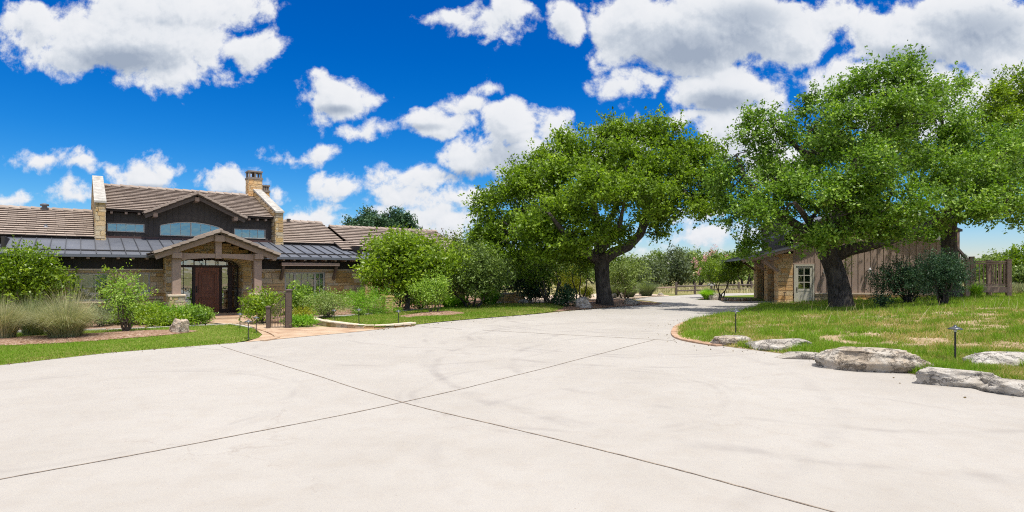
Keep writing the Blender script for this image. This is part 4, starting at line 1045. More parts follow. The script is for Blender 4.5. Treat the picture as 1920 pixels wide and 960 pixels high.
for sg in (-1, 1):
    mb = MB(); xe = DC+sg*DH; ze = DZ-DP*DH
    tile_slope(mb, (xe, 2.55, ze), (0, 1, 0), (-sg, 0, DP), 3.4, DH*dl, skip=lambda p: p.z < 4.7+SL*(p.y-2.9)-.04 and p.y > 2.95)
    rake_tiles(mb, (xe, 2.53, ze+.03), (DC, 2.53, DZ+.05), .24, .10)
    mb.hexa([(xe, 2.57, ze-.05), (xe, 3.3, ze-.05), (DC, 3.3, DZ-.05), (DC, 2.57, DZ-.05), (xe, 2.57, ze-.005), (xe, 3.3, ze-.005), (DC, 3.3, DZ-.005), (DC, 2.57, DZ-.005)], .5, 1)
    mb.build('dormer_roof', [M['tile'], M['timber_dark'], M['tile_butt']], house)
    mb = MB(); mb.bar((xe-sg*.06, 2.70, ze-.12), (DC+sg*.02, 2.70, DZ-.16), .10, .15); mb.build('rake_board', M['timber_dark'], house)
    mb = MB(); x = DC+sg*1.72; mb.box(x-.09, x+.09, 2.62, 3.28, dz_(x)-.34, dz_(x)-.14); mb.build('bracket', M['timber'], house, .008)
mb = MB(); mb.box(DC-.09, DC+.09, 2.6, 3.28, DZ-.34, DZ-.14); mb.build('bracket', M['timber'], house, .008)
mb = MB(); ridge_caps(mb, (DC, 2.5, DZ+.03), (DC, 5.5, DZ+.03)); mb.build('ridge_cap', M['tile'], house)
# stone gable parapets with pale coping
for (x0, x1, lb) in ((.55, .90, 'left'), (8.13, 8.48, 'right')):
    mb = MB(); y0 = 2.55
    stone_field(mb, front(y0), x0, x1, 3.25, 4.98, lmin=.15, lmax=.3, hs=[.12, .18, .22])
    zt = lambda y: 4.98+SL*(y-y0)
    for P_ in (leftf(x0), rightf(x1)):
        stone_field(mb, P_, y0, RY, 3.25, zt(RY)-.02, lambda a, b: [(0, y0+max(0, ((a+b)/2-4.95)/SL))] if (a+b)/2 > 4.95 else [], hs=[.12, .16, .2])
        stone_field(mb, P_, RY, 2*RY-y0, 3.25, zt(RY)-.02, lambda a, b: [(2*RY-y0-max(0, ((a+b)/2-4.95)/SL), 99)] if (a+b)/2 > 4.95 else [], hs=[.2])
    pp = mb.build('parapet', [M['stone'], M['mortar']], house)
    mb = MB()
    n_ = 6; yy0 = y0-.10
    for i in range(n_):
        ya = yy0+(RY-yy0)*i/n_; yb = yy0+(RY-yy0)*(i+1)/n_-.008; t_ = .09
        for (p, q) in ((ya, yb), (2*RY-yb, 2*RY-ya)):
            za, zb_ = (zt(p), zt(q)) if p < RY-.01 else (zt(2*RY-p), zt(2*RY-q))
            mb.hexa([(x0-.05, p, za), (x1+.05, p, za), (x1+.05, q, zb_), (x0-.05, q, zb_), (x0-.05, p, za+t_), (x1+.05, p, za+t_), (x1+.05, q, zb_+t_), (x0-.05, q, zb_+t_)], random.random())
    mb.build('coping', M['coping'], pp)
# chimneys
def chimney(x0, x1, y0, y1, z0, z1, caph, nm='chimney'):
    mb = MB(); stone_box(mb, x0, x1, y0, y1, z0, z1, lmin=.14, lmax=.35, hs=[.1, .14, .18]); c_ = mb.build(nm, [M['stone_orange'], M['mortar']], house)
    mb = MB(); mb.box(x0-.05, x1+.05, y0-.05, y1+.05, z1+.001, z1+.12); w_ = .09
    for x in (x0-.0, (x0+x1)/2-w_/2, x1-w_):
        for y in (y0, y1-w_): mb.box(x, x+w_, y, y+w_, z1+.12, z1+.12+caph)
    mb.box(x0-.04, x1+.04, y0-.04, y1+.04, z1+.12+caph, z1+.20+caph); mb.build('chimney_cap', M['tile_dark'], c_)
    mb = MB(); mb.lathe(((x0+x1)/2, (y0+y1)/2, z1+.1), [(.13, 0), (.12, caph*.8)], 12); mb.build('flue', M['flashing'], c_)
chimney(7.86, 8.58, RY-.15, RY+.55, 6.0, 7.28, .30)
chimney(8.9, 9.22, RY+.8, RY+1.1, 4.5, 6.7, .24)
# side wings with lower tiled roofs
WE = 3.40; WY = 2.6; WRY = 6.8; WRZ = WE+SL*(WRY-WY)
for (x0, x1) in ((-25, .53), (8.52, 11.9)):
    mb = MB(); tile_slope(mb, (x0, WY, WE), (1, 0, 0), (0, 1, SL), x1-x0, (WRY-WY)*sl)
    tile_slope(mb, (x0, 2*WRY-WY, WE), (1, 0, 0), (0, -1, SL), x1-x0, (WRY-WY)*sl, course=.6, tw=.8)
    mb.hexa([(x0, WY+.03, WE-.12), (x1, WY+.03, WE-.12), (x1, WY+.5, WE+.03), (x0, WY+.5, WE+.03), (x0, WY+.03, WE-.01), (x1, WY+.03, WE-.01), (x1, WY+.5, WE+.14), (x0, WY+.5, WE+.14)], .5, 1)
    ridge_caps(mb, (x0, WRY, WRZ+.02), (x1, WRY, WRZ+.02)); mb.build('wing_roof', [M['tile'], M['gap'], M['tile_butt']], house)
    mb = MB(); mb.box(x0+.3, x1, 3.0, 10.6, 0, 3.3); mb.prism([(x0+.3, 3, 3.3), (x0+.3, 10.6, 3.3), (x0+.3, WRY, WRZ-.1)], (.2, 0, 0)); mb.build('wing_wall', M['board_black'], house)
mb = MB(); tile_slope(mb, (11.95, 1.2, 3.05), (1, 0, 0), (0, 1, SL), 7.2, 4.4*sl); tile_slope(mb, (11.15, 1.2, 3.05), (1, 0, 0), (0, 1, SL), .8, 1.5*sl); tile_slope(mb, (11.9, 10, 3.05), (1, 0, 0), (0, -1, SL), 7.2, 4.4*sl, course=.6, tw=.8)
mb.hexa([(11.2, 1.23, 2.9), (19.1, 1.23, 2.9), (19.1, 2.2, 3.2), (11.2, 2.2, 3.2), (11.2, 1.23, 3.03), (19.1, 1.23, 3.03), (19.1, 2.2, 3.37), (11.2, 2.2, 3.37)], .5, 1)
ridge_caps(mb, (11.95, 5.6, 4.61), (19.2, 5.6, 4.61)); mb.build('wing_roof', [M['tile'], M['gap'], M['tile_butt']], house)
mb = MB(); stone_field(mb, front(1.7), 11.85, 18.8, 0, 1.97, lmin=.3); stone_field(mb, rightf(18.8), 1.7, 9.5, 0, 2.95, lmin=.4, lmax=.9); mb.box(11.9, 18.79, 1.72, 9.5, 1.97, 2.95, .5, 1)
mb.build('wing_wall', [M['stone'], M['mortar']], house)
for (x, y, z) in ((-1.35, WRY-.2, WRZ+.05),):
    mb = MB(); mb.lathe((x, y, z), [(.1, -.2), (.1, .12), (.17, .12), (.17, .2), (.05, .24)], 12); mb.build('roof_vent', M['metal_roof'], house)
mb = MB(); mb.lathe((-1.2, 3.9, WE+SL*1.3), [(.05, -.1), (.05, .16)], 8); mb.lathe((-1.2, 3.9, WE+SL*1.3), [(.13, -.02), (.06, .08)], 8); mb.build('roof_vent', M['metal_roof'], house)
mb = MB(); mb.lathe((9.9, 6.6, WRZ), [(.07, -.1), (.07, .1), (.12, .1), (.12, .16)], 8); mb.build('roof_vent', M['metal_roof'], house)
mb = MB(); mb.box(1.1, 7.9, 3.9, 10.8, 0, 4.7); mb.build('core_wall', M['board_black'], house)
# hanging lantern in the porch
lan = thing('hanging_lantern', 'small dark lantern hanging under the front porch roof', 'lantern', hw(4.62, -1.9, 2.16), HA)
mb = MB(); mb.tube([(0, 0, .34), (0, 0, 1.08)], .008, 6); mb.lathe((0, 0, 0), [(.02, .34), (.09, .27), (.1, .26)], 8); mb.lathe((0, 0, 0), [(.08, 0), (.09, .02), (.02, .0)], 8)
for k in range(4):
    a = math.pi/4+k*math.pi/2; mb.tube([(.08*math.cos(a), .08*math.sin(a), .01), (.09*math.cos(a), .09*math.sin(a), .27)], .007, 5)
mb.build('lantern_frame', M['bronze'], lan); mb = MB(); mb.lathe((0, 0, 0), [(.02, .02), (.02, .17), (.012, .18)], 8); mb.build('candle', M['lampglass'], lan)

# ------------------------------------------------------------------ the garage building on the right
BU = Vector((.9755, -.22, 0)); BN = Vector((.22, .9755, 0)); BQ = 37.8; BA = math.atan2(-.22, .9755)
barn = thing('garage_building', 'brown board and orange stone garage behind the big oak with a lean-to on its left', 'garage', BN*BQ, BA)
def bw(s, y, z=0): return BN*(BQ+y)+BU*s+Vector((0, 0, z))
bz = .15
piers = [(7.82, 8.64, 0, 1.0), (7.82, 8.42, 3.1, 4.1), (7.82, 8.42, 6.6, 7.9)]
for i, (x0, x1, y0, y1) in enumerate(piers):
    mb = MB(); stone_box(mb, x0, x1, y0, y1, -.05, 3.0-.25*0, lmin=.2, lmax=.5, hs=[.13, .18, .24, .3]); mb.build('stone_pier', [M['stone_orange'], M['mortar']], barn)
    mb = MB(); mb.bar((7.8, (y0+y1)/2, 2.02), (7.0, (y0+y1)/2, 2.60), .13, .16); mb.bar((8.0, (y0+y1)/2, 2.74), (6.3, (y0+y1)/2, 2.70), .12, .14); mb.build('bracket', M['timber'], barn, .008)
mb = MB(); mb.bar((7.82, .0, 1.95), (7.0, -.25, 2.62), .12, .15); mb.bar((7.82, -.2, 2.72), (6.2, -.2, 2.66), .12, .16); mb.build('bracket', M['timber'], barn, .008)
for (y0, y1) in ((1.0, 3.1), (4.1, 6.6)):
    mb = MB(); mb.box(8.2, 8.28, y0, y1, 0, 2.2)
    for k in range(1, 4): z = .55*k; mb.box(8.18, 8.2, y0, y1, z-.02, z+.02)
    mb.build('garage_door', M['timber_dark'], barn)
    mb = MB(); mb.box(7.98, 8.3, y0+.001, y1-.001, 2.2, 3.0); mb.build('lintel', M['timber'], barn)
mb = MB(); LZ = lambda x: 2.72+.245*(x-5.6)
mb.hexa([(5.6, -.6, LZ(5.6)-.12), (8.9, -.6, LZ(8.9)-.12), (8.9, 8.3, LZ(8.9)-.12), (5.6, 8.3, LZ(5.6)-.12), (5.6, -.6, LZ(5.6)), (8.9, -.6, LZ(8.9)), (8.9, 8.3, LZ(8.9)), (5.6, 8.3, LZ(5.6))])
lr = mb.build('lean_to_roof', M['metal_roof'], barn)
mb = MB()
for k in range(19):
    y = -.58+k*.49; mb.bar((5.58, y, LZ(5.58)+.02), (8.5, y, LZ(8.5)+.02), .028, .045)
mb.build('standing_seam', M['seam'], lr)
mb = MB(); mb.bar((5.75, -.5, LZ(5.75)-.21), (8.75, -.5, LZ(8.75)-.21), .1, .17); mb.build('rake_board', M['timber'], barn)
# wall facing the lawn
X0, X1, PK = 8.64, 16.9, 12.77; EZ = 4.3; gz_ = lambda x: EZ+.42*(4.13-abs(x-PK))
mb = MB(); dx0, dx1, dzt = 8.70, 9.80, 2.28
for a, b in ((X0, dx0), (dx0, dx1), (dx1, PK), (PK, X1)):
    mb.face([(a, .02, .62 if not (a == dx0) else dzt), (b, .02, .62 if not (a == dx0) else dzt), (b, .02, gz_(b)), (a, .02, gz_(a))])
battens(mb, .02, dx1+.05, X1, .66, gz_, .335, .06, .035); battens(mb, .02, X0, dx1, dzt+.16, gz_, .16, .03, .02)
mb.box(X0, dx1+.02, -.005, .018, dzt+.08, dzt+.15)
mb.build('board_wall', M['board_brown'], barn)
mb = MB(); mb.box(8.30, 8.40, .6, 7.6, 2.9, 5.4); 
for k in range(22): mb.box(8.28, 8.30, .7+k*.31, .74+k*.31, 2.9, 5.4)
mb.box(X1-.1, X1, .03, 7.6, 0, EZ); mb.box(8.3, X1, 7.6, 7.7, 0, 5.2); mb.build('side_wall', M['board_dark'], barn)  # darker boards than the front put this wall's shade into the colour
mb = MB(); stone_field(mb, front(-.02), dx1+.05, X1, -.05, .60, lmin=.3, lmax=.8, hs=[.2, .3]); mb.build('stone_base', [M['stone_orange'], M['mortar']], barn)
mb = MB(); mb.box(dx1+.04, X1+.02, -.10, .0, .602, .665); mb.build('ledge_trim', M['capstone'], barn)
mb = MB(); ov = .35
for sg in (-1, 1):
    xe = PK+sg*(4.13+ov); ze = EZ-.42*ov; xl = sorted([xe, PK])
    z0, z1 = (ze, EZ+1.735) if sg < 0 else (EZ+1.735, ze)
    mb.hexa([(xl[0], -.5, z0), (xl[1], -.5, z1), (xl[1], 8, z1), (xl[0], 8, z0), (xl[0], -.5, z0+.12), (xl[1], -.5, z1+.12), (xl[1], 8, z1+.12), (xl[0], 8, z0+.12)])
mb.build('upper_roof', M['metal_roof'], barn)
# side door with six panes over boards
mb = MB(); mb.box(dx0, dx0+.09, -.06, .03, .1, dzt+.07); mb.box(dx1-.09, dx1, -.06, .03, .1, dzt+.07); mb.box(dx0+.09, dx1-.09, -.06, .03, dzt-.02, dzt+.07); mb.build('door_frame', M['cream'], barn)
mb = MB(); a, b = dx0+.1, dx1-.1
mb.box(a, a+.13, -.03, .01, .12, dzt-.03); mb.box(b-.13, b, -.03, .01, .12, dzt-.03); mb.box(a+.13, b-.13, -.03, .01, dzt-.16, dzt-.03); mb.box(a+.13, b-.13, -.03, .01, .78, .90); mb.box(a+.13, b-.13, -.018, .01, .12, .78)
mb.box((a+b)/2-.02, (a+b)/2+.02, -.03, .01, .90, dzt-.16)
for z in (1.29, 1.70): mb.box(a+.13, b-.13, -.029, .009, z-.02, z+.02)
for k in range(1, 5): x = a+.13+(b-a-.26)*k/5; mb.box(x-.006, x+.006, -.024, -.018, .14, .76)
dr = mb.build('side_door', M['cream'], barn, .004); mb = MB(); mb.face([(a+.13, .005, .9), (b-.13, .005, .9), (b-.13, .005, dzt-.16), (a+.13, .005, dzt-.16)]); mb.build('pane', M['glass'], dr)
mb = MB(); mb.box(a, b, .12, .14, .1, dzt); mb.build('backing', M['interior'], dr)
mb = MB(); mb.box(a+.03, a+.08, -.045, -.03, .76, 1.0); mb.tube([(a+.055, -.045, .9), (a+.055, -.08, .9), (a+.15, -.08, .9)], .01, 6); mb.build('handle', M['black'], dr)
# wall lanterns
def wall_lantern(x, z, y=-.02, hood=False):
    mb = MB(); mb.box(x-.05, x+.05, y-.02, y, z-.1, z+.1); mb.tube([(x, y-.02, z+.02), (x, y-.14, z+.1), (x, y-.16, z+.14)], .012, 6)
    mb.lathe((x, y-.16, z-.16), [(.04, 0), (.07, .02), (.09, .2), (.11, .21), (.03, .3), (.012, .36), (.02, .38), (.005, .40)], 8); mb.lathe((x, y-.16, z-.2), [(.01, 0), (.05, .05)], 8)
    o = mb.build('wall_lantern', M['white_lamp'], barn)
for px, py in ((1545, 508), (1629, 508)):
    r = (px-960)/F; k = BQ/(r*BN.x+BN.y); wall_lantern((r*BU.x+BU.y)*k, CAM_H+(HOR-py)/F*k)
mb = MB(); mb.lathe((16.2, -.12, 3.72), [(.11, 0), (.13, .1), (.12, .32), (.05, .38)], 10); mb.box(16.1, 16.3, -.03, .0, 3.8, 4.0); mb.build('flood_lamp', M['white_lamp'], barn)
mb = MB(); mb.tube([(8.15, -.08, 0), (8.15, -.08, .62), (8.15, -.13, .66)], .02, 6); mb.tube([(8.07, -.14, .66), (8.23, -.14, .66)], .018, 6); mb.lathe((8.15, -.14, .68), [(.07, 0), (.07, .015)], 10); mb.build('garden_tap', M['bronze'], barn)

# timber stair and landing right of the garage
SB = at(1832, 550, 32.3); sb = thing('timber_stair', 'brown timber stair and railed landing at the right end of the garage', 'stair', (SB.x, SB.y, gz(SB.x, SB.y)), BA)
def post(x, y, z0, z1, w_=.2):
    mb = MB(); mb.box(x-w_/2, x+w_/2, y-w_/2, y+w_/2, z0, z1); mb.box(x-w_/2-.02, x+w_/2+.02, y-w_/2-.02, y+w_/2+.02, z1, z1+.04); mb.build('post', M['rail'], sb)
zl = .55; zt_ = 2.02
for x in (-.9, 1.02): post(x, -.9, -.35, zt_)
post(.16, .9, -.35, zt_+.2); post(1.02, .9, -.35, zt_)
def rail_run(a, b, h0=.12, h1=1.0, nb=9, w_=.045):
    a = Vector(a); b = Vector(b); up = Vector((0, 0, 1))
    mb = MB(); mb.bar(a+up*h1, b+up*h1, .13, .06); mb.build('handrail', M['rail'], sb); mb = MB(); mb.bar(a+up*(h1-.1), b+up*(h1-.1), .05, .09); mb.build('upper_rail', M['rail'], sb); mb = MB(); mb.bar(a+up*h0, b+up*h0, .05, .09); mb.build('lower_rail', M['rail'], sb)
    for k in range(nb):
        p = a.lerp(b, (k+.5)/nb); mb = MB(); mb.box(p.x-w_/2, p.x+w_/2, p.y-w_/2, p.y+w_/2, p.z+h0, p.z+h1-.12); mb.build('baluster', M['rail'], sb)
mb = MB(); mb.box(-.9, 1.02, -.98, -.82, zl-.25, zl); mb.box(-.9, 1.02, .82, .98, zl-.25, zl); mb.box(.94, 1.1, -.82, .82, zl-.25, zl); mb.box(-1, 1.1, -.98, .98, zl+.001, zl+.045); mb.build('landing', M['rail'], sb)
rail_run((-.8, -.9, zl+.1), (.92, -.9, zl+.1), .05, 1.3, 9); rail_run((1.02, -.8, zl+.1), (1.02, .8, zl+.1), .05, 1.3, 7)
for k in range(12):      # treads climb along the end wall of the garage, away from the lawn
    mb = MB(); y = .96+k*.28; z = zl+.19*(k+1); mb.box(-.78, .08, y, y+.31, z-.05, z); mb.build('tread', M['rail'], sb)
for x in (-.82, .12):
    mb = MB(); mb.bar((x, .9, zl+.0), (x, 4.3, zl+.19*12.1), .06, .28); mb.build('stringer', M['rail'], sb)
rail_run((.16, .9, zl+.2), (.16, 4.3, zl+.19*12.3), .1, 1.1, 17)
mb = MB(); mb.box(-.86, 1.1, 4.3, 6.2, zl+.19*12, zl+.19*12+.12); mb.build('upper_landing', M['rail'], sb); rail_run((.16, 4.4, zl+.19*12+.1), (1.0, 4.4, zl+.19*12+.1), .1, 1.1, 5); post(1.04, 4.4, -.35, 3.9); rail_run((1.04, 4.4, zl+.19*12+.1), (1.04, 6.1, zl+.19*12+.1), .1, 1.1, 8)

# ------------------------------------------------------------------ the big oaks
# left oak beside the drive
T = 33.6
def P_(px, py, dt=0, T0=None): return at(px, py, (T if T0 is None else T0)+dt)
b = gnd(1134, 573.5); b.z = 0; T = b.y
paths = [([b+Vector((0, 0, -.2)), b+Vector((0, 0, .12)), P_(1133, 555), P_(1131, 530), P_(1129, 505), P_(1128, 488)], [.62, .52, .43, .40, .40, .42]),
 ([P_(1129, 492), P_(1112, 480, .2), P_(1092, 468, .3), P_(1070, 458, .2), P_(1045, 448, -.4), P_(1010, 445, -1), P_(970, 440, -1.5)], [.36, .30, .27, .25, .21, .16, .08]),
 ([P_(1127, 490), P_(1124, 468, .4), P_(1122, 440, .8), P_(1116, 400, 1), P_(1108, 350, 1), P_(1095, 300, .6)], [.36, .30, .26, .22, .16, .08]),
 ([P_(1130, 488), P_(1150, 474, -.3), P_(1178, 462, -.5), P_(1200, 440, -.4), P_(1212, 410, 0), P_(1222, 370, .3), P_(1232, 320, .6), P_(1240, 280, .8)], [.36, .30, .27, .24, .22, .18, .13, .06]),
 ([P_(1212, 410, 0), P_(1240, 385, -1.2), P_(1285, 360, -2)], [.15, .11, .05]),
 ([P_(1122, 440, .8), P_(1150, 400, 2.5), P_(1180, 340, 4)], [.2, .15, .07]),
 ([P_(1120, 486), P_(1095, 470, -1.6), P_(1060, 440, -3.2), P_(1030, 400, -4)], [.24, .2, .15, .07]),
 ([P_(1128, 470, 0), P_(1160, 430, -2.2), P_(1170, 380, -3.5)], [.2, .14, .06])]
lob = pxlobes(T, [(930, 430, 0, 46, 40), (915, 385, .5, 34, 28), (975, 375, 0, 55, 40), (960, 470, -1, 60, 36), (1010, 335, .5, 52, 36), (1045, 300, 1, 48, 34), (1090, 278, 0, 52, 34), (1030, 400, -3, 70, 46), (1100, 370, -3.6, 72, 48), (1060, 345, -1.5, 60, 40), (1150, 262, .6, 44, 30), (1205, 250, 1, 50, 26), (1255, 262, .5, 48, 34), (1180, 310, -2, 62, 42), (1245, 320, -1.5, 58, 40), (1300, 305, 0, 44, 44), (1310, 350, 0, 40, 44), (1265, 372, -1.5, 60, 34), (1190, 372, -3.4, 60, 40), (1040, 460, -2.6, 58, 28), (1095, 436, -2.8, 52, 26), (1160, 432, -1.8, 42, 26), (1120, 330, 4, 60, 40), (1210, 340, 4, 60, 36), (1040, 380, 4, 60, 40), (990, 430, 3, 60, 34), (1230, 412, 0, 40, 14), (1318, 392, -1, 36, 20), (1330, 335, 0, 30, 36), (1322, 300, .5, 30, 30), (1150, 240, .5, 20, 14), (1060, 262, .5, 20, 14), (1225, 236, .8, 20, 12), (905, 470, 1, 46, 40), (1100, 470, 3.5, 70, 22), (1236, 440, -.4, 16, 12)], 40)
tree('live_oak', 'big spreading live oak with a forked trunk beside the driveway, left of the garage', 'tree', b, paths, lob, L['oak_yellow'], size=.165, per=16, length=.66, scat=.13, asp=.6, twigs=6, tint_mu=.55, seg=14, sub=9)

# right oak on the mound
T = 27.4; b = Vector(((1577-960)/F*T, T, gz((1577-960)/F*T, T)))
paths = [([b+Vector((0, 0, -.3)), b+Vector((0, 0, .05)), P_(1574, 545), P_(1570, 522), P_(1562, 498), P_(1554, 475), P_(1548, 458)], [.66, .56, .46, .43, .42, .42, .40]),
 ([P_(1552, 468), P_(1525, 446, .2), P_(1495, 425, .3), P_(1460, 400, 0), P_(1425, 370, -.3), P_(1395, 330, -.3), P_(1380, 290, 0)], [.34, .30, .25, .20, .15, .10, .05]),
 ([P_(1566, 478), P_(1592, 468, -.3), P_(1625, 462, -.6), P_(1665, 452, -.8), P_(1700, 440, -.8), P_(1740, 420, -.6), P_(1785, 390, -.4)], [.34, .28, .25, .21, .17, .12, .06]),
 ([P_(1552, 465), P_(1560, 430, .5), P_(1575, 380, .7), P_(1600, 320, .6), P_(1630, 250, .4), P_(1655, 180, .2)], [.36, .32, .27, .21, .14, .06]),
 ([P_(1575, 380, .7), P_(1535, 330, .4), P_(1500, 280, 0), P_(1450, 240, 0)], [.2, .16, .11, .05]),
 ([P_(1560, 430, .4), P_(1600, 390, -1.8), P_(1650, 340, -3), P_(1690, 290, -3.4)], [.24, .2, .14, .06]),
 ([P_(1600, 320, .6), P_(1660, 260, 1), P_(1720, 210, 1)], [.18, .12, .05]),
 ([P_(1548, 462), P_(1520, 420, -2), P_(1490, 380, -3.4)], [.22, .16, .07])]
lob = pxlobes(T, [(1392, 405, 0, 44, 44), (1410, 455, -.3, 30, 26), (1375, 350, 0, 40, 42), (1352, 312, .4, 26, 30), (1400, 285, 0, 48, 42), (1420, 222, .3, 34, 32), (1462, 262, 0, 48, 44), (1470, 330, -1.6, 66, 52), (1455, 400, -2, 56, 42), (1530, 290, -1, 60, 52), (1545, 220, .4, 46, 34), (1590, 180, .4, 50, 34), (1640, 150, 0, 54, 34), (1690, 128, .3, 42, 26), (1610, 240, -1.5, 74, 48), (1545, 370, -3, 76, 50), (1640, 320, -3.4, 84, 52), (1700, 230, -2, 76, 56), (1705, 175, 0, 62, 40), (1620, 400, -3.2, 78, 40), (1500, 440, -2.6, 56, 24), (1700, 385, -3, 72, 40), (1580, 432, -2.8, 66, 22), (1660, 436, -2.6, 60, 20), (1560, 300, 3, 70, 50), (1660, 280, 3.4, 80, 60), (1450, 350, 3, 50, 46), (1600, 400, 3, 80, 36), (1520, 180, .2, 16, 14), (1390, 470, -.5, 16, 14)], 40, .72)
tree('live_oak', 'largest oak, with a leaning dark trunk, on the grass mound in front of the garage', 'tree', b, paths, lob, L['oak'], size=.135, per=16, length=.6, scat=.11, asp=.6, twigs=6, tint_mu=.6, seg=16, sub=9)

# second oak on the mound
T = 29.6; b = Vector(((1786-960)/F*T, T, gz((1786-960)/F*T, T)))
paths = [([b+Vector((0, 0, -.3)), b+Vector((0, 0, .05)), P_(1784, 530), P_(1781, 495), P_(1779, 460), P_(1780, 425), P_(1784, 400)], [.50, .42, .37, .35, .34, .34, .32]),
 ([P_(1783, 408), P_(1810, 370, -.4), P_(1845, 330, -.8), P_(1880, 290, -.8)], [.24, .19, .12, .05]),
 ([P_(1783, 405), P_(1780, 350, .4), P_(1770, 280, .4), P_(1765, 210, 0)], [.26, .2, .13, .05]),
 ([P_(1782, 428), P_(1750, 400, -1.6), P_(1720, 370, -2.6)], [.18, .13, .05]),
 ([P_(1782, 418), P_(1830, 395, -2), P_(1890, 375, -3)], [.2, .14, .06])]
lob = pxlobes(T, [(1770, 195, 0, 44, 34), (1800, 160, .4, 22, 18), (1745, 250, -1, 60, 50), (1810, 250, -1, 52, 48), (1770, 330, -2.6, 72, 56), (1850, 300, -1.6, 60, 52), (1880, 360, -2.4, 64, 50), (1810, 385, -3, 70, 34), (1740, 420, -2, 50, 24), (1880, 398, -2, 56, 26), (1945, 380, -1, 56, 56), (1940, 300, 0, 50, 50), (1800, 320, 3, 100, 60), (1890, 300, 3, 80, 60)], 40, .72)
tree('live_oak', 'oak with a slim straight trunk behind the dark bushes at the right of the garage', 'tree', b, paths, lob, L['oak'], size=.135, per=16, length=.6, scat=.11, asp=.6, twigs=6, tint_mu=.66, seg=12, sub=9)

# bright pecan at the right edge
T = 36; x = (1955-960)/F*T; b = Vector((x, T, gz(x, T)))
paths = [([b+Vector((0, 0, -.3)), P_(1955, 480), P_(1950, 400), P_(1950, 300)], [.4, .32, .26, .18]), ([P_(1950, 400), P_(1920, 320), P_(1895, 240), P_(1890, 200)], [.2, .15, .1, .05]), ([P_(1950, 300), P_(1960, 220), P_(1965, 170)], [.16, .1, .05])]
lob = pxlobes(T, [(1872, 195, 0, 44, 32), (1915, 165, 0, 42, 34), (1890, 240, 0, 60, 40), (1960, 200, 0, 60, 50), (1950, 280, 0, 70, 60), (1880, 300, 1, 50, 40)], 32)
tree('pecan_tree', 'bright light green tree cut by the right edge behind the oaks', 'tree', b, paths, lob, L['bright'], size=.17, per=15, length=.6, scat=.15, twigs=5, sub=8)

# ------------------------------------------------------------------ garden trees and shrubs by the house
def simple_tree(name, label, cat, px, py, top, w, mat, t=None, dens=24, size=.1, per=16, base_frac=.3, stems=1, r0=.09, length=.35, scat=.09, bark=None, group=None, nl=9, tint_mu=.5, twigs=3, squash=1.0, lean=0, thick=1.0, shell=.4, sub=5):
    b = gnd(px, py) if t is None else at(px, py, t); t_ = b.y
    if t is None: b.z = 0
    H = CAM_H+(HOR-top)/F*t_-b.z; Wm = w/F*t_; paths = []
    fork = b+Vector((lean, 0, H*base_frac))
    if stems == 1: paths.append((limb_path(b+Vector((0, 0, -.1)), fork, 4, 0, .15), [r0*1.35, r0, r0*.9, r0*.85, r0*.8]))
    else:
        for k in range(stems):
            a = 2*math.pi*k/stems+.4; e = b+Vector((math.cos(a)*Wm*.22, math.sin(a)*Wm*.22, H*(base_frac+.12)))
            paths.append((limb_path(b+Vector((math.cos(a)*r0*1.2, math.sin(a)*r0*1.2, -.1)), e, 5, 0, .3), [r0, r0*.9, r0*.8, r0*.7, r0*.6, r0*.5]))
    lob = []; c0 = b.z+H*base_frac; Hc = H-H*base_frac
    for i in range(nl):
        a = i*2.4+random.uniform(-.3, .3); fz = (i+.5)/nl; prof = math.sin(math.pi*(.18+.72*fz))**.8
        rr = Wm*.5*prof*.62*(1 if i % 3 else .35); rx = Wm*.5*random.uniform(.38, .5); rz = Hc*random.uniform(.18, .26)*squash
        cz = c0+rz*.8+(Hc-1.9*rz)*fz
        C = Vector((b.x+lean+math.cos(a)*rr, b.y+math.sin(a)*rr*thick, cz)); lob.append((C, (rx, rx*thick, rz), int(dens*(rx*rx+2*rx*rz)*4/3)))
    return tree(name, label, cat, b, paths, lob, mat, size=size, per=per, length=length, scat=scat, bark=bark or M['bark_thin'], group=group, twigs=twigs, tint_mu=tint_mu, seg=7, shell=shell, wob=.03, sub=sub)

simple_tree('redbud_tree', 'broad light green redbud with a dark trunk at the right end of the ranch house', 'tree', 764, 584.5, 424, 205, L['bright'], dens=34, size=.17, per=9, base_frac=.22, r0=.13, length=.55, scat=.17, bark=M['bark'], nl=17, tint_mu=.5, twigs=5, thick=.62)
simple_tree('young_tree', 'small multi-stem young tree in a ring of mulch on the island lawn', 'tree', 813, 592, 512, 78, L['mid'], dens=110, size=.09, per=9, base_frac=.22, stems=6, r0=.03, length=.35, scat=.1, nl=9, tint_mu=.72, thick=.9)
simple_tree('garden_tree', 'dark shadowy tree between the redbud and the big driveway oak', 'tree', 885, 579, 452, 150, L['far'], dens=20, size=.14, per=16, base_frac=.12, stems=4, r0=.08, bark=M['bark'], nl=14, tint_mu=.3, length=.5, scat=.14)
simple_tree('garden_tree', 'tall green tree with reddish tips rising behind the redbud', 'tree', 868, 570, 428, 130, L['olive'], dens=16, size=.15, per=16, base_frac=.15, r0=.14, bark=M['bark'], nl=12, tint_mu=.45, length=.6, scat=.16)
simple_tree('garden_tree', 'russet tipped tree top seen between the redbud and the big oak', 'tree', 845, 562, 427, 60, L['russet'], dens=12, size=.14, per=14, base_frac=.3, r0=.12, nl=7, length=.6, scat=.15)
simple_tree('garden_tree', 'leaning slim multi-stem tree left of the yellow bush under the big oak', 'tree', 1030, 571, 480, 110, L['mid'], dens=22, size=.13, per=14, base_frac=.35, stems=5, r0=.09, bark=M['bark_thin'], nl=9, tint_mu=.4, length=.5, scat=.13, lean=-.6)
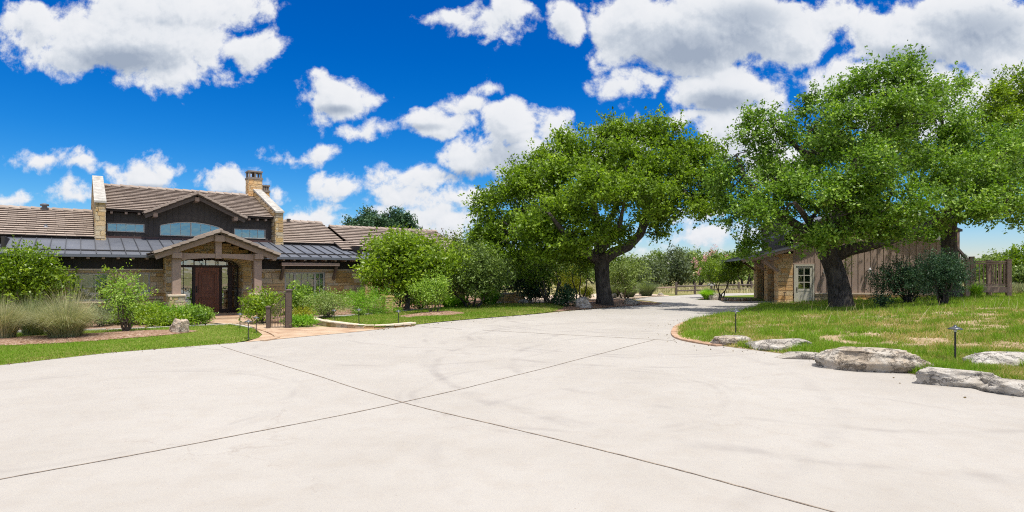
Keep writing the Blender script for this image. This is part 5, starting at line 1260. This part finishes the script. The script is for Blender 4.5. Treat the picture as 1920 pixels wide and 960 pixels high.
simple_tree('garden_tree', 'thin twin-stem tree just left of the big oak trunk', 'tree', 1088, 566, 474, 76, L['mid'], dens=22, size=.13, per=12, base_frac=.42, stems=3, r0=.055, nl=8, tint_mu=.6, length=.4, scat=.12)
simple_tree('garden_tree', 'dense dark shrubby tree above the low stone wall under the oak', 'tree', 985, 567, 478, 110, L['dark'], dens=18, size=.14, per=16, base_frac=.08, stems=4, r0=.07, nl=11, tint_mu=.55, length=.4, scat=.14)
simple_tree('garden_tree', 'deep green tree filling the gap left of the low stone wall', 'tree', 918, 565, 486, 90, L['dark'], dens=18, size=.15, per=16, base_frac=.06, stems=4, r0=.07, nl=10, tint_mu=.45, length=.4, scat=.14)
simple_tree('garden_tree', 'loose mid green tree right behind the big oak trunk', 'tree', 1172, 560, 478, 90, L['olive'], dens=14, size=.16, per=15, base_frac=.12, stems=3, r0=.07, nl=10, tint_mu=.5, length=.5, scat=.15)
simple_tree('yellow_shrub', 'golden yellow feathery shrub under the big oak', 'shrub', 1068, 563, 497, 74, L['yellow'], dens=20, size=.11, per=15, base_frac=.10, stems=5, r0=.035, nl=9, tint_mu=.5, length=.5, scat=.12)
shrub('yellow_shrub', 'small lime yellow mound of leaves left of the big oak trunk', 'shrub', gnd(1100, 562), 1.3, .8, L['yellow'], 130, .09, 14, tint_mu=.3)
simple_tree('crepe_myrtle', 'pink flowering crepe myrtle with bare stems between the driveway and the garage', 'tree', 1351, 559, 478, 100, L['bright'], dens=26, size=.13, per=13, base_frac=.36, stems=5, r0=.05, nl=11, tint_mu=.35, length=.4, scat=.12)
def blossom(tr_label, spots, r=.25):
    tr = [o for o in SC.objects if o.get('label') == tr_label][0]; lb = []
    for (px, py, dt) in spots:
        p = at(px, py, tr.location.y+dt)-tr.location; lb.append((tuple(p), (r, r, r*.9), 7))
    foliage('blossom', lb, tr, L['pink'], .09, 9, .12, .07, shell=.1)
blossom('pink flowering crepe myrtle with bare stems between the driveway and the garage', [(1310, 508, -.6), (1318, 484, -.5), (1325, 480, 0), (1306, 496, -.2), (1335, 474, 0), (1300, 488, 0), (1339, 466, 0), (1388, 498, -.3), (1366, 480, 0), (1308, 512, -.5)], .2)

# ---- planting left of the porch
shrub('holly_shrub', 'large rounded bright green shrub at the far left in front of the dark boards', 'shrub', gnd(42, 606), 4.1, 2.95, L['bright'], 1050, .12, 11, scat=.11, length=.3, lobes=13, stems=8, tint_mu=.38, depth=2.6, low=.05)
shrub('laurel_shrub', 'upright loose green shrub in the mulch bed left of the porch', 'shrub', gnd(238, 624), 1.5, 1.92, L['mid'], 200, .085, 12, scat=.08, length=.32, lobes=10, stems=12, tint_mu=.6, low=.12)
shrub('sage_shrub', 'pale grey green sage bush under the wide left window', 'shrub', gnd(190, 612), 1.2, .85, L['grey'], 170, .07, 13, lobes=8, tint_mu=.6, low=.05)
shrub('wax_myrtle', 'tall thin leafy shrub touching the wide left window', 'shrub', gnd(207, 606), .9, 2.15, L['bright'], 50, .09, 10, lobes=7, tint_mu=.5, low=.3)
for i, (px, py, w_, h_, m_, lb) in enumerate([(300, 604, 2.5, .72, 'lime', 'bright green strappy ground cover below the narrow window'), (262, 608, 1.8, .62, 'bright', 'yellow green low mound of leaves right of the upright shrub'), (350, 604, 1.9, .62, 'lime', 'leafy green ground cover beside the left porch pier'), (372, 609, 1.1, .48, 'mid', 'dark green low clump at the left corner of the porch path'), (225, 606, 1.6, .55, 'bright', 'low green clump behind the upright shrub'), (318, 612, 1.9, .36, 'bright', 'low yellowish ground cover behind the pitted rock')]):
    shrub('ground_cover_plant', lb, 'plant', gnd(px, py), w_, h_, L[m_], 330, .085, 9, asp=.28 if m_ == 'lime' else .5, lobes=12, stems=4, low=.0, group='low green plants left of the porch', up=.9, depth=1.2)
tuft('ornamental_grass', 'largest fountain of feathery tan grass in the mulch bed', 'grass clump', gnd(122, 637), 2.35, 1.32, 3600, L['plume'], .0045, 6, tint_mu=.5, arch=.95)
tuft('ornamental_grass', 'feathery grass clump cut by the left edge of the mulch bed', 'grass clump', gnd(8, 639), 1.55, 1.25, 2300, L['plume'], .0045, 6, tint_mu=.55, arch=.8)
tuft('ornamental_grass', 'blue green grass clump behind and between the two tan ones', 'grass clump', gnd(62, 630), 1.6, 1.25, 1800, L['plume'], .0045, 5, tint_mu=.22, arch=.7)
tuft('ornamental_grass', 'tall wispy seed stalks standing behind the largest grass fountain', 'grass clump', gnd(132, 630), 1.9, 1.75, 260, L['plume'], .004, 6, tint_mu=.75, arch=.5)

# ---- planting right of the porch
shrub('turks_cap', 'loose light green bush beside the right porch pier and the gate', 'shrub', gnd(496, 606), 1.9, 1.12, L['bright'], 330, .10, 10, lobes=10, tint_mu=.45, low=.02, length=.3)
shrub('dark_shrub', 'glossy dark green shrub behind the tall gate post', 'shrub', gnd(562, 600), 1.35, 1.5, L['mid'], 260, .1, 10, lobes=9, tint_mu=.55, low=.0)
shrub('boxwood', 'clipped yellow green mound right of the tall gate post', 'shrub', gnd(569, 606), 1.05, .62, L['yellow'], 200, .045, 14, lobes=8, tint_mu=.05, low=.0, scat=.04, length=.1)
shrub('ground_cover_plant', 'low light green cover between the gate and the stone kerb', 'plant', gnd(566, 613), 1.5, .36, L['lime'], 280, .06, 11, lobes=10, low=.0, scat=.05, depth=.9, length=.12)
shrub('texas_sage', 'grey green bush with bare grey stems below the big right window', 'shrub', gnd(614, 601), 1.9, 1.15, L['olive'], 330, .06, 12, lobes=11, stems=16, tint_mu=.65, low=.15, bark=M['bark_thin'])
shrub('rosemary', 'bright green soft bush behind the stemmy grey bush', 'shrub', gnd(604, 590), 2.0, 1.0, L['lime'], 330, .07, 11, lobes=9, tint_mu=.35, low=.0)
shrub('feathery_shrub', 'wide vivid green feathery bush right of the big window', 'shrub', gnd(688, 592), 2.9, 1.12, L['lime'], 720, .075, 12, asp=.22, lobes=13, tint_mu=.5, low=.0, depth=1.6, up=.7)
for i, (px, py, w_, lb) in enumerate([(676, 595.5, .75, 'small clipped mound in front of the vivid feathery bush'), (717, 592.5, .8, 'small clipped mound right of the vivid feathery bush'), (745, 589.5, .7, 'small clipped mound left of the redbud trunk')]):
    shrub('boxwood', lb, 'shrub', gnd(px, py), w_, .36, L['mid'], 110, .045, 13, lobes=6, tint_mu=.5, low=.0, scat=.035, length=.09, group='small clipped mounds along the lawn')
shrub('laurel_shrub', 'dark leafy bush behind the redbud trunk', 'shrub', gnd(752, 578), 2.4, 1.6, L['dark'], 300, .09, 12, tint_mu=.7, low=.0)
shrub('salvia', 'loose bush with dry tan flower heads right of the redbud trunk', 'shrub', gnd(790, 580), 1.9, 1.35, L['mid'], 260, .09, 11, tint_mu=.6, low=.0)
tuft('daylily', 'fan of vivid yellow green blades right of the young tree', 'plant', gnd(843, 579.5), 1.6, .85, 900, L['lime'], .012, 4, tint_mu=.7, arch=.8)
tuft('daylily', 'fan of yellow green blades behind the young tree', 'plant', gnd(865, 577), 1.3, .75, 700, L['lime'], .012, 4, tint_mu=.75, arch=.8)
tuft('fountain_grass', 'vivid green arching grass clump left of the low stone wall', 'plant', gnd(917, 573.5), 2.0, 1.15, 2000, L['lime'], .012, 5, tint_mu=.7, arch=.9)
shrub('dark_shrub', 'small glossy dark bush at the left end of the oak island', 'shrub', gnd(1062, 575), 1.75, 1.15, L['dark'], 260, .1, 12, tint_mu=.6, low=.0)
shrub('dark_shrub', 'dark bush right of the low stone wall in the oak shade', 'shrub', gnd(1000, 569.5), 2.6, 1.5, L['dark'], 300, .1, 12, tint_mu=.5, low=.0)
for (px, py, w_, h_, lb) in [(1180, 557.5, 2.0, .9, 'grey green spiky clump just right of the boulder by the oak'), (1212, 555.2, 2.6, 1.25, 'largest pale spiky clump beside the far bend of the driveway'), (1152, 557, 1.9, 1.0, 'grey green spiky clump behind the big oak trunk')]:
    tuft('spiky_clump', lb, 'plant', gnd(px, py), w_, h_, 1400, L['grey'], .014, 4, tint_mu=.55, arch=.6, group='spiky clumps along the gravel bed')
tuft('corner_plant', 'lime green plant on the corner bed in front of the crepe myrtle', 'plant', gnd(1327, 562), 1.45, .8, 900, L['lime'], .02, 4, tint_mu=.75, arch=.6)

# ---- dark bushes on the mound
def mb_at(px, t): x = (px-960)/F*t; return Vector((x, t, gz(x, t)))
shrub('holly_bush', 'wide dark green bush against the brown board wall', 'shrub', mb_at(1702, 27.6), 3.3, 2.2, L['dark'], 1100, .075, 13, lobes=14, stems=14, tint_mu=.62, low=.08, scat=.07, bark=M['bark'])
shrub('holly_bush', 'tall dark green bush with bare twisted stems in front of the slim oak trunk', 'shrub', mb_at(1768, 24.4), 2.25, 2.25, L['dark'], 900, .07, 13, lobes=13, stems=18, tint_mu=.55, low=.14, scat=.065, bark=M['bark'])
shrub('small_bush', 'small scraggly dark bush in the grass right of the big oak trunk', 'shrub', mb_at(1655, 25.4), .95, .6, L['dark'], 90, .08, 9, lobes=6, stems=10, tint_mu=.6, low=.0, bark=M['bark'])
tuft('yucca', 'yellow green spiky plant by the landing posts', 'plant', mb_at(1831, 30.2), 1.0, .85, 260, L['lime'], .02, 4, tint_mu=.9, arch=.5)
simple_tree('vine_shoot', 'thin leafy shoot growing against the brown board wall right of the oak trunk', 'plant', 1590, 545, 455, 22, L['bright'], t=33.5, dens=60, size=.09, per=4, base_frac=.3, r0=.015, nl=5, length=.25, scat=.08)

# ------------------------------------------------------------------ background trees
far = [(655, 62, 398, 44, 'dense'), (692, 60, 388, 96, 'dense'), (742, 62, 388, 96, 'dense'), (600, 90, 470, 60, 'x'), (800, 62, 450, 80, 'x'), (840, 58, 446, 70, 'x'), (900, 70, 440, 80, 'x'), (960, 64, 470, 90, 'x'), (1010, 72, 455, 90, 'x'), (1070, 60, 468, 80, 'x'),
       (1120, 78, 470, 80, 'x'), (1165, 66, 478, 56, 'x'), (1195, 62, 476, 44, 'x'), (1222, 58, 486, 58, 'g'), (1232, 84, 466, 60, 'x'), (1268, 64, 466, 74, 'g'), (1292, 80, 464, 80, 'x'), (1310, 66, 470, 60, 'o'), (1345, 88, 468, 70, 'x'), (1370, 70, 470, 60, 'o'), (1400, 62, 462, 70, 'o'), (1438, 68, 470, 60, 'o'),
       (1860, 62, 470, 60, 'x'), (1905, 54, 452, 60, 'y'), (1955, 58, 440, 80, 'y'), (2010, 66, 440, 80, 'x'), (1990, 52, 470, 60, 'y'), (1875, 48, 500, 60, 'x'), (1925, 46, 496, 60, 'x'), (-60, 80, 440, 90, 'x'), (-140, 70, 430, 90, 'x'), (820, 50, 440, 70, 'o'), (2100, 60, 440, 80, 'x')]
tone = {'dense': (L['dark'], .75), 'x': (L['far'], .5), 'g': (L['grey'], .25), 'o': (L['far'], .65), 'y': (L['bright'], .3)}
WHERE = ['left of the young pecan gap', '']
for i, (px, t_, top, w_, k) in enumerate(far):
    mat_, tm = tone[k]; z0 = .3 if px > 1500 else 0
    side = ('behind the right wing of the ranch house' if px < 780 and px > 0 else 'far left behind the ranch house' if px <= 0 else 'behind the garden left of the big driveway oak' if px < 1080 else 'between the big oak and the crepe myrtle' if px < 1320 else 'in the pasture behind the crepe myrtle' if px < 1500 else 'beyond the timber stair at the right edge')
    look = {'dense': 'dark spiky topped evergreen', 'x': 'mid green rounded oak', 'g': 'grey green bushy juniper', 'o': 'olive green oak with an open trunk', 'y': 'yellow green leafy tree'}[k]
    py = HOR+(CAM_H-z0)*F/t_
    tr = simple_tree('pasture_tree' if k != 'dense' else 'evergreen_tree', f'{look} {side}', 'tree', px, py, top, w_, mat_, t=t_, dens=9 if k != 'dense' else 22, size=.27, per=14, base_frac=.26 if k == 'o' else (.06 if k in 'gx' else .15), stems=1 if k == 'dense' else 3, r0=.16 if k != 'dense' else .2, bark=M['bark'], nl=10 if k != 'dense' else 14, tint_mu=tm, length=.6, scat=.24, twigs=0, group=f'{look}s {side}', shell=.45)
# darker belt of distant woods at the horizon, too far to tell trees apart
VV = []; TT = []
for i in range(150):
    a = random.uniform(-1.15, 1.15); R_ = random.uniform(120, 230); c = Vector((R_*math.sin(a), R_*math.cos(a), 0)); h = random.uniform(3.2, 5.2)*(R_/150)
    Pp, D = sprays((c.x, c.y, h*.5), (h*1.5, h*1.2, h*.5), 60, .6)
    k = np.repeat(np.arange(60), 8); Q = Pp[k]+RNG.normal(0, .5, (480, 3)); VV.append(leaves(Q, D[k], .9, .7)); TT.append(np.clip(RNG.normal(.45+random.uniform(-.1, .1), .2, 480), 0, 1))
tag(np_mesh('far_woods', np.concatenate(VV), 4, np.concatenate(TT), L['far']), 'belt of distant woods beyond the pasture', 'woods', kind='stuff')

# tall dry grass in the pasture
def pasture(n, name, y0, y1, a0, a1, h, tm, lab):
    t = RNG.uniform(y0, y1, n); x = RNG.uniform(a0, a1, n)*t
    D = np.tile([0, 0, 1.0], (n, 1)); z = (.35 if a0 > .7 else 0)
    V = leaves(np.stack([x, t, z+h*.3+RNG.uniform(0, .1, n)], 1), D, h, .12, .25)
    tag(np_mesh(name, V, 4, np.clip(RNG.normal(tm, .2, n), 0, 1), L['plume']), lab, 'grass', kind='stuff')
pasture(16000, 'pasture_grass', 52, 95, .12, .5, .5, .8, 'tall dry grass in the pasture behind the rail fence')
pasture(14000, 'meadow_grass', 38, 60, .78, 1.2, .8, .45, 'tall green grass beyond the timber stair')

# ------------------------------------------------------------------ rocks, kerbs, walls
def rk(name, label, px0, px1, py, h, dep, mat, seed, rz=0, zoff=0, on='m', group=None, **kw):
    pm = (px0+px1)/2; p = gnd(pm, py); w_ = (px1-px0)/F*p.y
    rr = rock(name, label, (p.x, p.y+dep*.42, zoff), w_*1.22, dep, h*.88, mat, seed, rz, group=group, **kw); return rr
GK = 'limestone ledge stones edging the mound'
rk('ledge_stone', 'flat topped tan ledge stone nearest the brick edging', 1340, 1436, 650, .27, .95, M['ledge'], 1, -.22, group=GK, flat_top=.95, rough=.09, layer=.03)
rk('ledge_stone', 'stepped grey ledge stone, second from the brick edging', 1430, 1530, 662, .33, 1.1, M['ledge_grey'], 2, -.2, group=GK, flat_top=.85, rough=.12, layer=.05)
rk('ledge_stone', 'low pale slab lying in front of the stepped grey ledge stone', 1470, 1575, 675, .17, .7, M['ledge_grey'], 3, -.12, group=GK, flat_top=.9, rough=.1)
rk('ledge_stone', 'small grey stone filling the gap left of the longest ledge stone', 1560, 1612, 682, .22, .6, M['ledge_grey'], 9, .1, group=GK, flat_top=.9, rough=.1)
rk('ledge_stone', 'longest rugged ledge stone in the middle of the row', 1588, 1752, 701, .44, 1.25, M['ledge'], 4, -.12, group=GK, flat_top=.62, rough=.15, layer=.05, sub=5)
rk('ledge_stone', 'small brown wedge stone between the longest ledge stone and the pale one', 1750, 1785, 700, .19, .35, M['ledge'], 5, .4, group=GK)
rk('ledge_stone', 'pale grey pitted ledge stone right of the small brown wedge', 1768, 1925, 731, .30, .95, M['ledge_grey'], 6, -.25, group=GK, flat_top=.6, rough=.15, layer=.05, sub=5)
rk('ledge_stone', 'pale rounded ledge stone at the right edge behind the pitted one', 1838, 1990, 706, .36, .9, M['ledge_grey'], 7, -.2, .05, group=GK, flat_top=.6, rough=.14, sub=5)
rk('ledge_stone', 'flat white slab at the right edge nearest the camera', 1895, 2070, 748, .22, .8, M['ledge_grey'], 8, -.3, group=GK, flat_top=.8)
for i, (px, py, s_, lb) in enumerate([(1822, 703, .12, 'fist sized pebble left of the pale rounded ledge stone'), (1835, 708, .16, 'chunky pebble touching the pale rounded ledge stone'), (1578, 679, .14, 'pebble at the left tip of the longest ledge stone')]):
    p = gnd(px, py); rock('pebble', lb, (p.x, p.y+.05, .02), s_*1.5, s_, s_*.7, M['ledge'], 40+i, i, sub=3)
p = gnd(336, 626); rock('pitted_rock', 'upright pitted limestone rock in the mulch bed left of the path', (p.x, p.y, .04), .62, .5, .42, M['karst'], 25, .3, rough=.26, flat_top=.5, sub=5)
p = gnd(1097, 578.5); rock('boulder', 'grey boulder left of the big oak trunk on the island', (p.x, p.y+.3, .02), .98, .7, .55, M['ledge_grey'], 22, .2, rough=.15)
p = gnd(1186, 572); rock('boulder', 'low grey boulder right of the big oak trunk on the island', (p.x, p.y+.3, .02), 1.05, .75, .36, M['ledge'], 23, .1, rough=.15, flat_top=.8)
for i, (px, py, s_, lb) in enumerate([(980, 571, .5, 'pale stone right of the low garden wall'), (992, 570.5, .3, 'small pale stone next to the pale garden stone'), (1150, 559, .5, 'pinkish stone in the gravel bed behind the oak'), (1166, 556, .55, 'rounded stone beside the spiky clumps'), (1238, 554.6, .45, 'brown stone at the far edge of the driveway'), (1342, 562.3, .75, 'pink slab by the crepe myrtle roots')]):
    p = gnd(px, py); rock('garden_stone', lb, (p.x, p.y, .02), s_*1.5, s_, s_*.65, M['ledge'] if i % 2 else M['ledge_grey'], 60+i, i*.8, sub=3)
lookers = ['first', 'second', 'third', 'fourth', 'fifth', 'sixth', 'seventh', 'eighth', 'ninth', 'tenth', 'eleventh', 'twelfth']
for i in range(12):
    px = 1356+i*4.6; p = gnd(px, 564.2-.06*i+random.uniform(-.3, .3)); rock('edging_rock', f'rubble rock edging the corner bed, {lookers[i]} from the crepe myrtle towards the garage', (p.x, p.y, .03), random.uniform(.2, .34), .22, random.uniform(.12, .2), M['ledge'] if i % 3 else M['brick'], 80+i, i, group='rubble rocks edging the corner bed', sub=2)

# mortared stone kerb round the island lawn
kerb_pts = [gnd(775, 610.5), gnd(720, 615.5), gnd(668, 615.8), gnd(625, 611.5), gnd(595, 606.5), gnd(587, 604), gnd(596, 600.4), gnd(618, 597.8)]
KP = catmull([p.xy for p in kerb_pts], False, .28)
kerb = None; mb = MB()
def kerb_build(name, label, pts, w_, z0, z1, mat, tint=None, cat='kerb'):
    mb = MB(); n = len(pts)
    def nrm(i): d = (pts[min(i+1, n-1)]-pts[max(i-1, 0)]).normalized(); return Vector((-d.y, d.x))
    zz = z1 if callable(z1) else (lambda i: z1)
    for i in range(n-1):
        a, b = pts[i], pts[i+1]; na, nb = nrm(i), nrm(i+1); e = (b-a)*.025; hz = zz(i)+random.uniform(-.008, .008); o = random.uniform(-.01, .01)
        c = [a+e-na*(w_/2+o), b-e-nb*(w_/2+o), b-e+nb*w_/2, a+e+na*w_/2]
        mb.hexa([(q.x, q.y, z0) for q in c]+[(q.x, q.y, hz) for q in c], random.random(), 0)
    o = mb.build(name, mat, None, .008); return tag(o, label, cat)
kerb_build('stone_kerb', 'curved kerb of flat tan capstones round the end of the island lawn', KP, .30, .125, lambda i: .165-.10*smooth(9, 1, i), M['capstone'])
kerb_build('kerb_base', 'rough rubble course under the tan capstones of the island kerb', KP, .24, -.02, lambda i: .122-.09*smooth(9, 1, i), M['stone'])
BP = catmull([gnd(1352, 649.5).xy, gnd(1290, 639).xy, gnd(1270, 629).xy, gnd(1272, 616).xy, gnd(1285, 608).xy, gnd(1312, 599.5).xy, gnd(1345, 593).xy], False, .24)
kerb_build('brick_edging', 'curved edging of brown bricks at the tip of the grass mound', BP, .34, -.01, .05, M['brick'])
EP = catmull([p.xy for p in (gnd(-60, 624), gnd(200, 619.5), gnd(385, 611), gnd(432, 609.5), gnd(470, 616.5))], False, .9)
kerb_build('concrete_edging', 'thin pale concrete strip edging the bed left of the path', EP, .13, -.01, .055, M['coping'])
EP = catmull([p.xy for p in (gnd(618, 598.2), gnd(660, 595.2), gnd(720, 589.6), gnd(760, 586.2), gnd(830, 579.5))], False, .9)
kerb_build('concrete_edging', 'thin pale concrete strip edging the bed behind the island lawn', EP, .13, -.01, .115, M['coping'])
EP = catmull([p.xy for p in (gnd(492, 640.2), gnd(520, 634.0), gnd(507, 625.0), gnd(489, 618.5), gnd(462, 610))], False, .4)
kerb_build('path_edging', 'low tan curved edging where the path meets the driveway', EP, .16, -.01, .045, M['flag'])
# low garden wall
W0 = gnd(905, 569); wl = thing('garden_wall', 'low stone garden wall with a grey cap in the shade left of the big oak', 'wall', W0, .12)
mb = MB(); stone_box(mb, 0, 1.9, -.2, .2, -.05, .56, lmin=.25); mb.build('wall_face', [M['stone'], M['mortar']], wl)
mb = MB(); mb.box(-.05, 1.95, -.26, .26, .562, .64); mb.build('wall_cap', M['coping'], wl)
mb = MB(); stone_box(mb, 1.9, 2.5, -.3, .3, -.05, .66, lmin=.2, lmax=.4); mb.build('end_pier', [M['stone_orange'], M['mortar']], wl)
W1 = gnd(727, 590); mb = MB(); stone_box(mb, -.17, .17, -.17, .17, -.02, .78, lmin=.1, lmax=.24, hs=[.09, .12]); mb.box(-.22, .22, -.22, .22, .782, .84, .5, 0)
o = mb.build('stone_pillar', [M['stone_orange'], M['mortar']]); o.location = W1; o.rotation_euler.z = .6; tag(o, 'short reddish stone pillar left of the redbud trunk', 'pillar')

# ------------------------------------------------------------------ gate
GB = gnd(503, 616); GE = gnd(541.5, 615.2); gv = GE-GB; ga = math.atan2(gv.y, gv.x); gl = gv.length
gate = thing('garden_gate', 'bronze wrought iron garden gate with a swept up top between two posts beside the path', 'gate', GB, ga)
for (x, w_, h_) in ((0, .13, .70), (gl, .19, 1.26)):
    mb = MB(); mb.box(x-w_/2, x+w_/2, -w_/2, w_/2, 0, h_); mb.box(x-w_/2-.02, x+w_/2+.02, -w_/2-.02, w_/2+.02, h_, h_+.04)
    mb.raw([(x-w_/2-.02, -w_/2-.02, h_+.04), (x+w_/2+.02, -w_/2-.02, h_+.04), (x+w_/2+.02, w_/2+.02, h_+.04), (x-w_/2-.02, w_/2+.02, h_+.04), (x, 0, h_+.075)], [(0, 1, 4), (1, 2, 4), (2, 3, 4), (3, 0, 4)])
    if w_ > .15:
        for z in (.25, .5, .75, 1.0): mb.box(x-w_/2-.004, x+w_/2+.004, -w_/2-.004, w_/2+.004, z, z+.006, .5)
    mb.build('gate_post', M['bronze'], gate, .004)
gx0, gx1 = .09, gl-.12; gtop = lambda x: .62+.56*((x-gx0)/(gx1-gx0))**1.25
mb = MB(); pts = [(gx0+(gx1-gx0)*i/10, 0, gtop(gx0+(gx1-gx0)*i/10)) for i in range(11)]
mb.tube(pts, .013, 6); mb.tube([(p[0], 0, p[2]-.08) for p in pts], .009, 6); mb.tube([(gx0, 0, .05), (gx1, 0, .05)], .012, 6); mb.tube([(gx0, 0, .36), (gx1, 0, .36)], .009, 6)
mb.tube([(gx0, 0, .04), (gx0, 0, gtop(gx0))], .014, 6); mb.tube([(gx1, 0, .04), (gx1, 0, gtop(gx1))], .014, 6); mb.build('gate_frame', M['bronze'], gate)
for i in range(1, 9):
    x = gx0+(gx1-gx0)*i/9; mb = MB(); mb.tube([(x, 0, .05), (x, 0, gtop(x))], .0075, 5)
    mb.build('gate_bar', M['bronze'], gate)
mb = MB()
for j, (cx, cz, r) in enumerate([(gx0+.13, .50, .06), (gx0+.28, .55, .07), (gx0+.30, .72, .06), (gx1-.12, .52, .06), (gx1-.13, .75, .07), (gx1-.1, .95, .05), (gx0+.2, .43, .05), (gx1-.2, .62, .05)]):
    mb.tube([(cx+r*(1-k/16)*math.cos(k*.75), -.012, cz+r*(1-k/16)*math.sin(k*.75)) for k in range(15)], .006, 5)
mb.build('scrollwork', M['bronze'], gate)

# ------------------------------------------------------------------ path lights
def path_light(h):
    t_ = thing('path_light', '', 'path light', (0, 0, 0), 0, 'path lights'); mb = MB()
    mb.lathe((0, 0, 0), [(.014, -.1), (.013, h-.08)], 8); mb.lathe((0, 0, 0), [(.03, 0), (.03, .02), (.015, .035)], 8); mb.build('stem', M['black'], t_)
    mb = MB(); mb.lathe((0, 0, h-.085), [(.02, 0), (.022, .03), (.016, .045)], 8); mb.build('lens', M['lampglass'], t_)
    mb = MB(); mb.lathe((0, 0, h-.05), [(.10, 0), (.102, .006), (.07, .022), (.035, .038), (.02, .042), (.018, .058), (.012, .066)], 18); mb.build('lamp_shade', M['lampmetal'], t_); return t_
pl0 = path_light(.52); first = True
for (px, py, lb, m_) in [(450, 616, 'path light on the left side of the path, nearest the porch step', 0), (465.5, 636, 'path light at the tip of the left lawn, closest of three to the driveway', 0), (480.5, 624.5, 'path light just left of the short gate post', 0), (566.6, 611, 'low path light in the green cover right of the tall gate post', 0), (626.5, 604.2, 'path light at the curved end of the island kerb', 1), (673, 607.8, 'path light in the middle of the island lawn edge', 1), (747, 608.5, 'path light on the island lawn left of the mulch ring', 1), (1379.5, 628, 'path light near the brick edging at the tip of the mound', 2), (1791, 679, 'nearest path light, above the pale ledge stones at the right', 2), (1333, 547, 'far small path light in front of the rail fence', 0)]:
    o = pl0 if first else copy_tree(pl0); first = False
    p = gndm(px, py) if m_ == 2 else gnd(px, py, .08 if m_ == 1 else .02)
    o.location = p; o['label'] = lb
    hpx = {450: 29, 465.5: 36, 480.5: 31, 566.6: 14, 626.5: 24, 673: 29, 747: 27, 1379.5: 48, 1791: 67, 1333: 12}[px]
    s_ = hpx/F*p.y/.52; o.scale = (min(1.25, max(.8, s_)),)*2+(s_,)

# ------------------------------------------------------------------ far rail fence
F0 = gnd(1128, 551.6); fpx = [1128, 1200, 1268, 1303, 1334, 1364, 1385, 1409, 1445]; fpy = [553.5, 553, 552.6, 551.6, 550.2, 548.9, 548.6, 548.2, 547.8]
fp = [gnd(a, b) for a, b in zip(fpx, fpy)]
fence = thing('rail_fence', 'dark wooden rail fence running along the pasture beyond the driveway', 'fence', fp[0])
fl = [p-fp[0] for p in fp]
for i, p in enumerate(fl):
    mb = MB(); w_ = .16; mb.box(p.x-w_/2, p.x+w_/2, p.y-w_/2, p.y+w_/2, -.1, 1.0+random.uniform(-.05, .05)); mb.build('fence_post', M['timber_dark'], fence, .01)
    if i < len(fl)-1:
        q = fl[i+1]
        for z in ((.62,) if i < 2 else (.35, .72)):
            mb = MB(); mb.tube([p+Vector((0, 0, z)), (p+q)/2+Vector((0, 0, z-.03)), q+Vector((0, 0, z))], .06, 6, wob=.05); mb.build('rail', M['timber'] if i < 2 else M['timber_dark'], fence)
# bird box on a post near the fence
p = gnd(1333.5, 552); o = thing('sign_box', 'small pale box on a post in front of the rail fence', 'box', p); mb = MB(); mb.box(-.05, .05, -.05, .05, 0, .75); mb.build('post', M['timber_dark'], o); mb = MB(); mb.box(-.28, .28, -.12, .12, .75, .92); mb.build('box_body', M['frame'], o, .01)

# seed stalks standing above the mound grass, and leaf litter along the edges
n_ = 70; t = RNG.uniform(17, 27, n_); x = RNG.uniform(.5, .86, n_)*t; z = mound_z(x, t); D = np.stack([RNG.normal(.2, .35, n_), RNG.normal(0, .3, n_), np.ones(n_)], 1)
tag(np_mesh('seed_stalks', leaves(np.stack([x, t, z+.2], 1), D/np.linalg.norm(D, axis=1, keepdims=True), .5, .02, .05), 4, RNG.uniform(.6, 1, n_), L['plume']), 'thin pale seed stalks rising above the grass of the mound', 'grass', kind='stuff')
pts = []
for P_e, n_, sp in ((EDGE_R, 420, .5), (catmull(G2((0, 685), (200, 662), (440, 643)), False), 120, .3), (catmull(G2((700, 618), (1000, 589.5), (1180, 574)), False), 220, .6)):
    for _ in range(n_):
        i = random.randrange(len(P_e)-1); p = Vector(P_e[i]).lerp(Vector(P_e[i+1]), random.random()); pts.append((p.x-abs(random.gauss(0, sp))*(1 if P_e is EDGE_R else -.2), p.y-abs(random.gauss(0, sp*.5)), .018))
pts = np.array(pts); D = RNG.normal(0, 1, pts.shape)*np.array([1, 1, .15])
tag(np_mesh('leaf_litter', leaves(pts, D/np.linalg.norm(D, axis=1, keepdims=True), .045, .5, .1), 4, RNG.uniform(0, 1, len(pts)), L['russet']), 'small dry leaves scattered along the driveway edges', 'leaf litter', kind='stuff')

# ------------------------------------------------------------------ grass
grass('lawn_grass', LAWN_L, flat(.025), 70000, .045, 9, 30, [MULCH_L], label='short green lawn grass left of the path', wid=.0045, mu=.42)
grass('island_grass', LAWN_I, lambda X, Y: .02+.07*sm_np(0, .5, dist_np(LAWN_I, X, Y)), 42000, .045, 15, 34, [MULCH_I], label='short green grass on the island lawn', wid=.0045, mu=.36)
grass('mound_grass', MOUND, mound_z, 240000, .075, 8, 45, [], bare=.97, label='patchy green and dry grass covering the mound', wid=.0050)
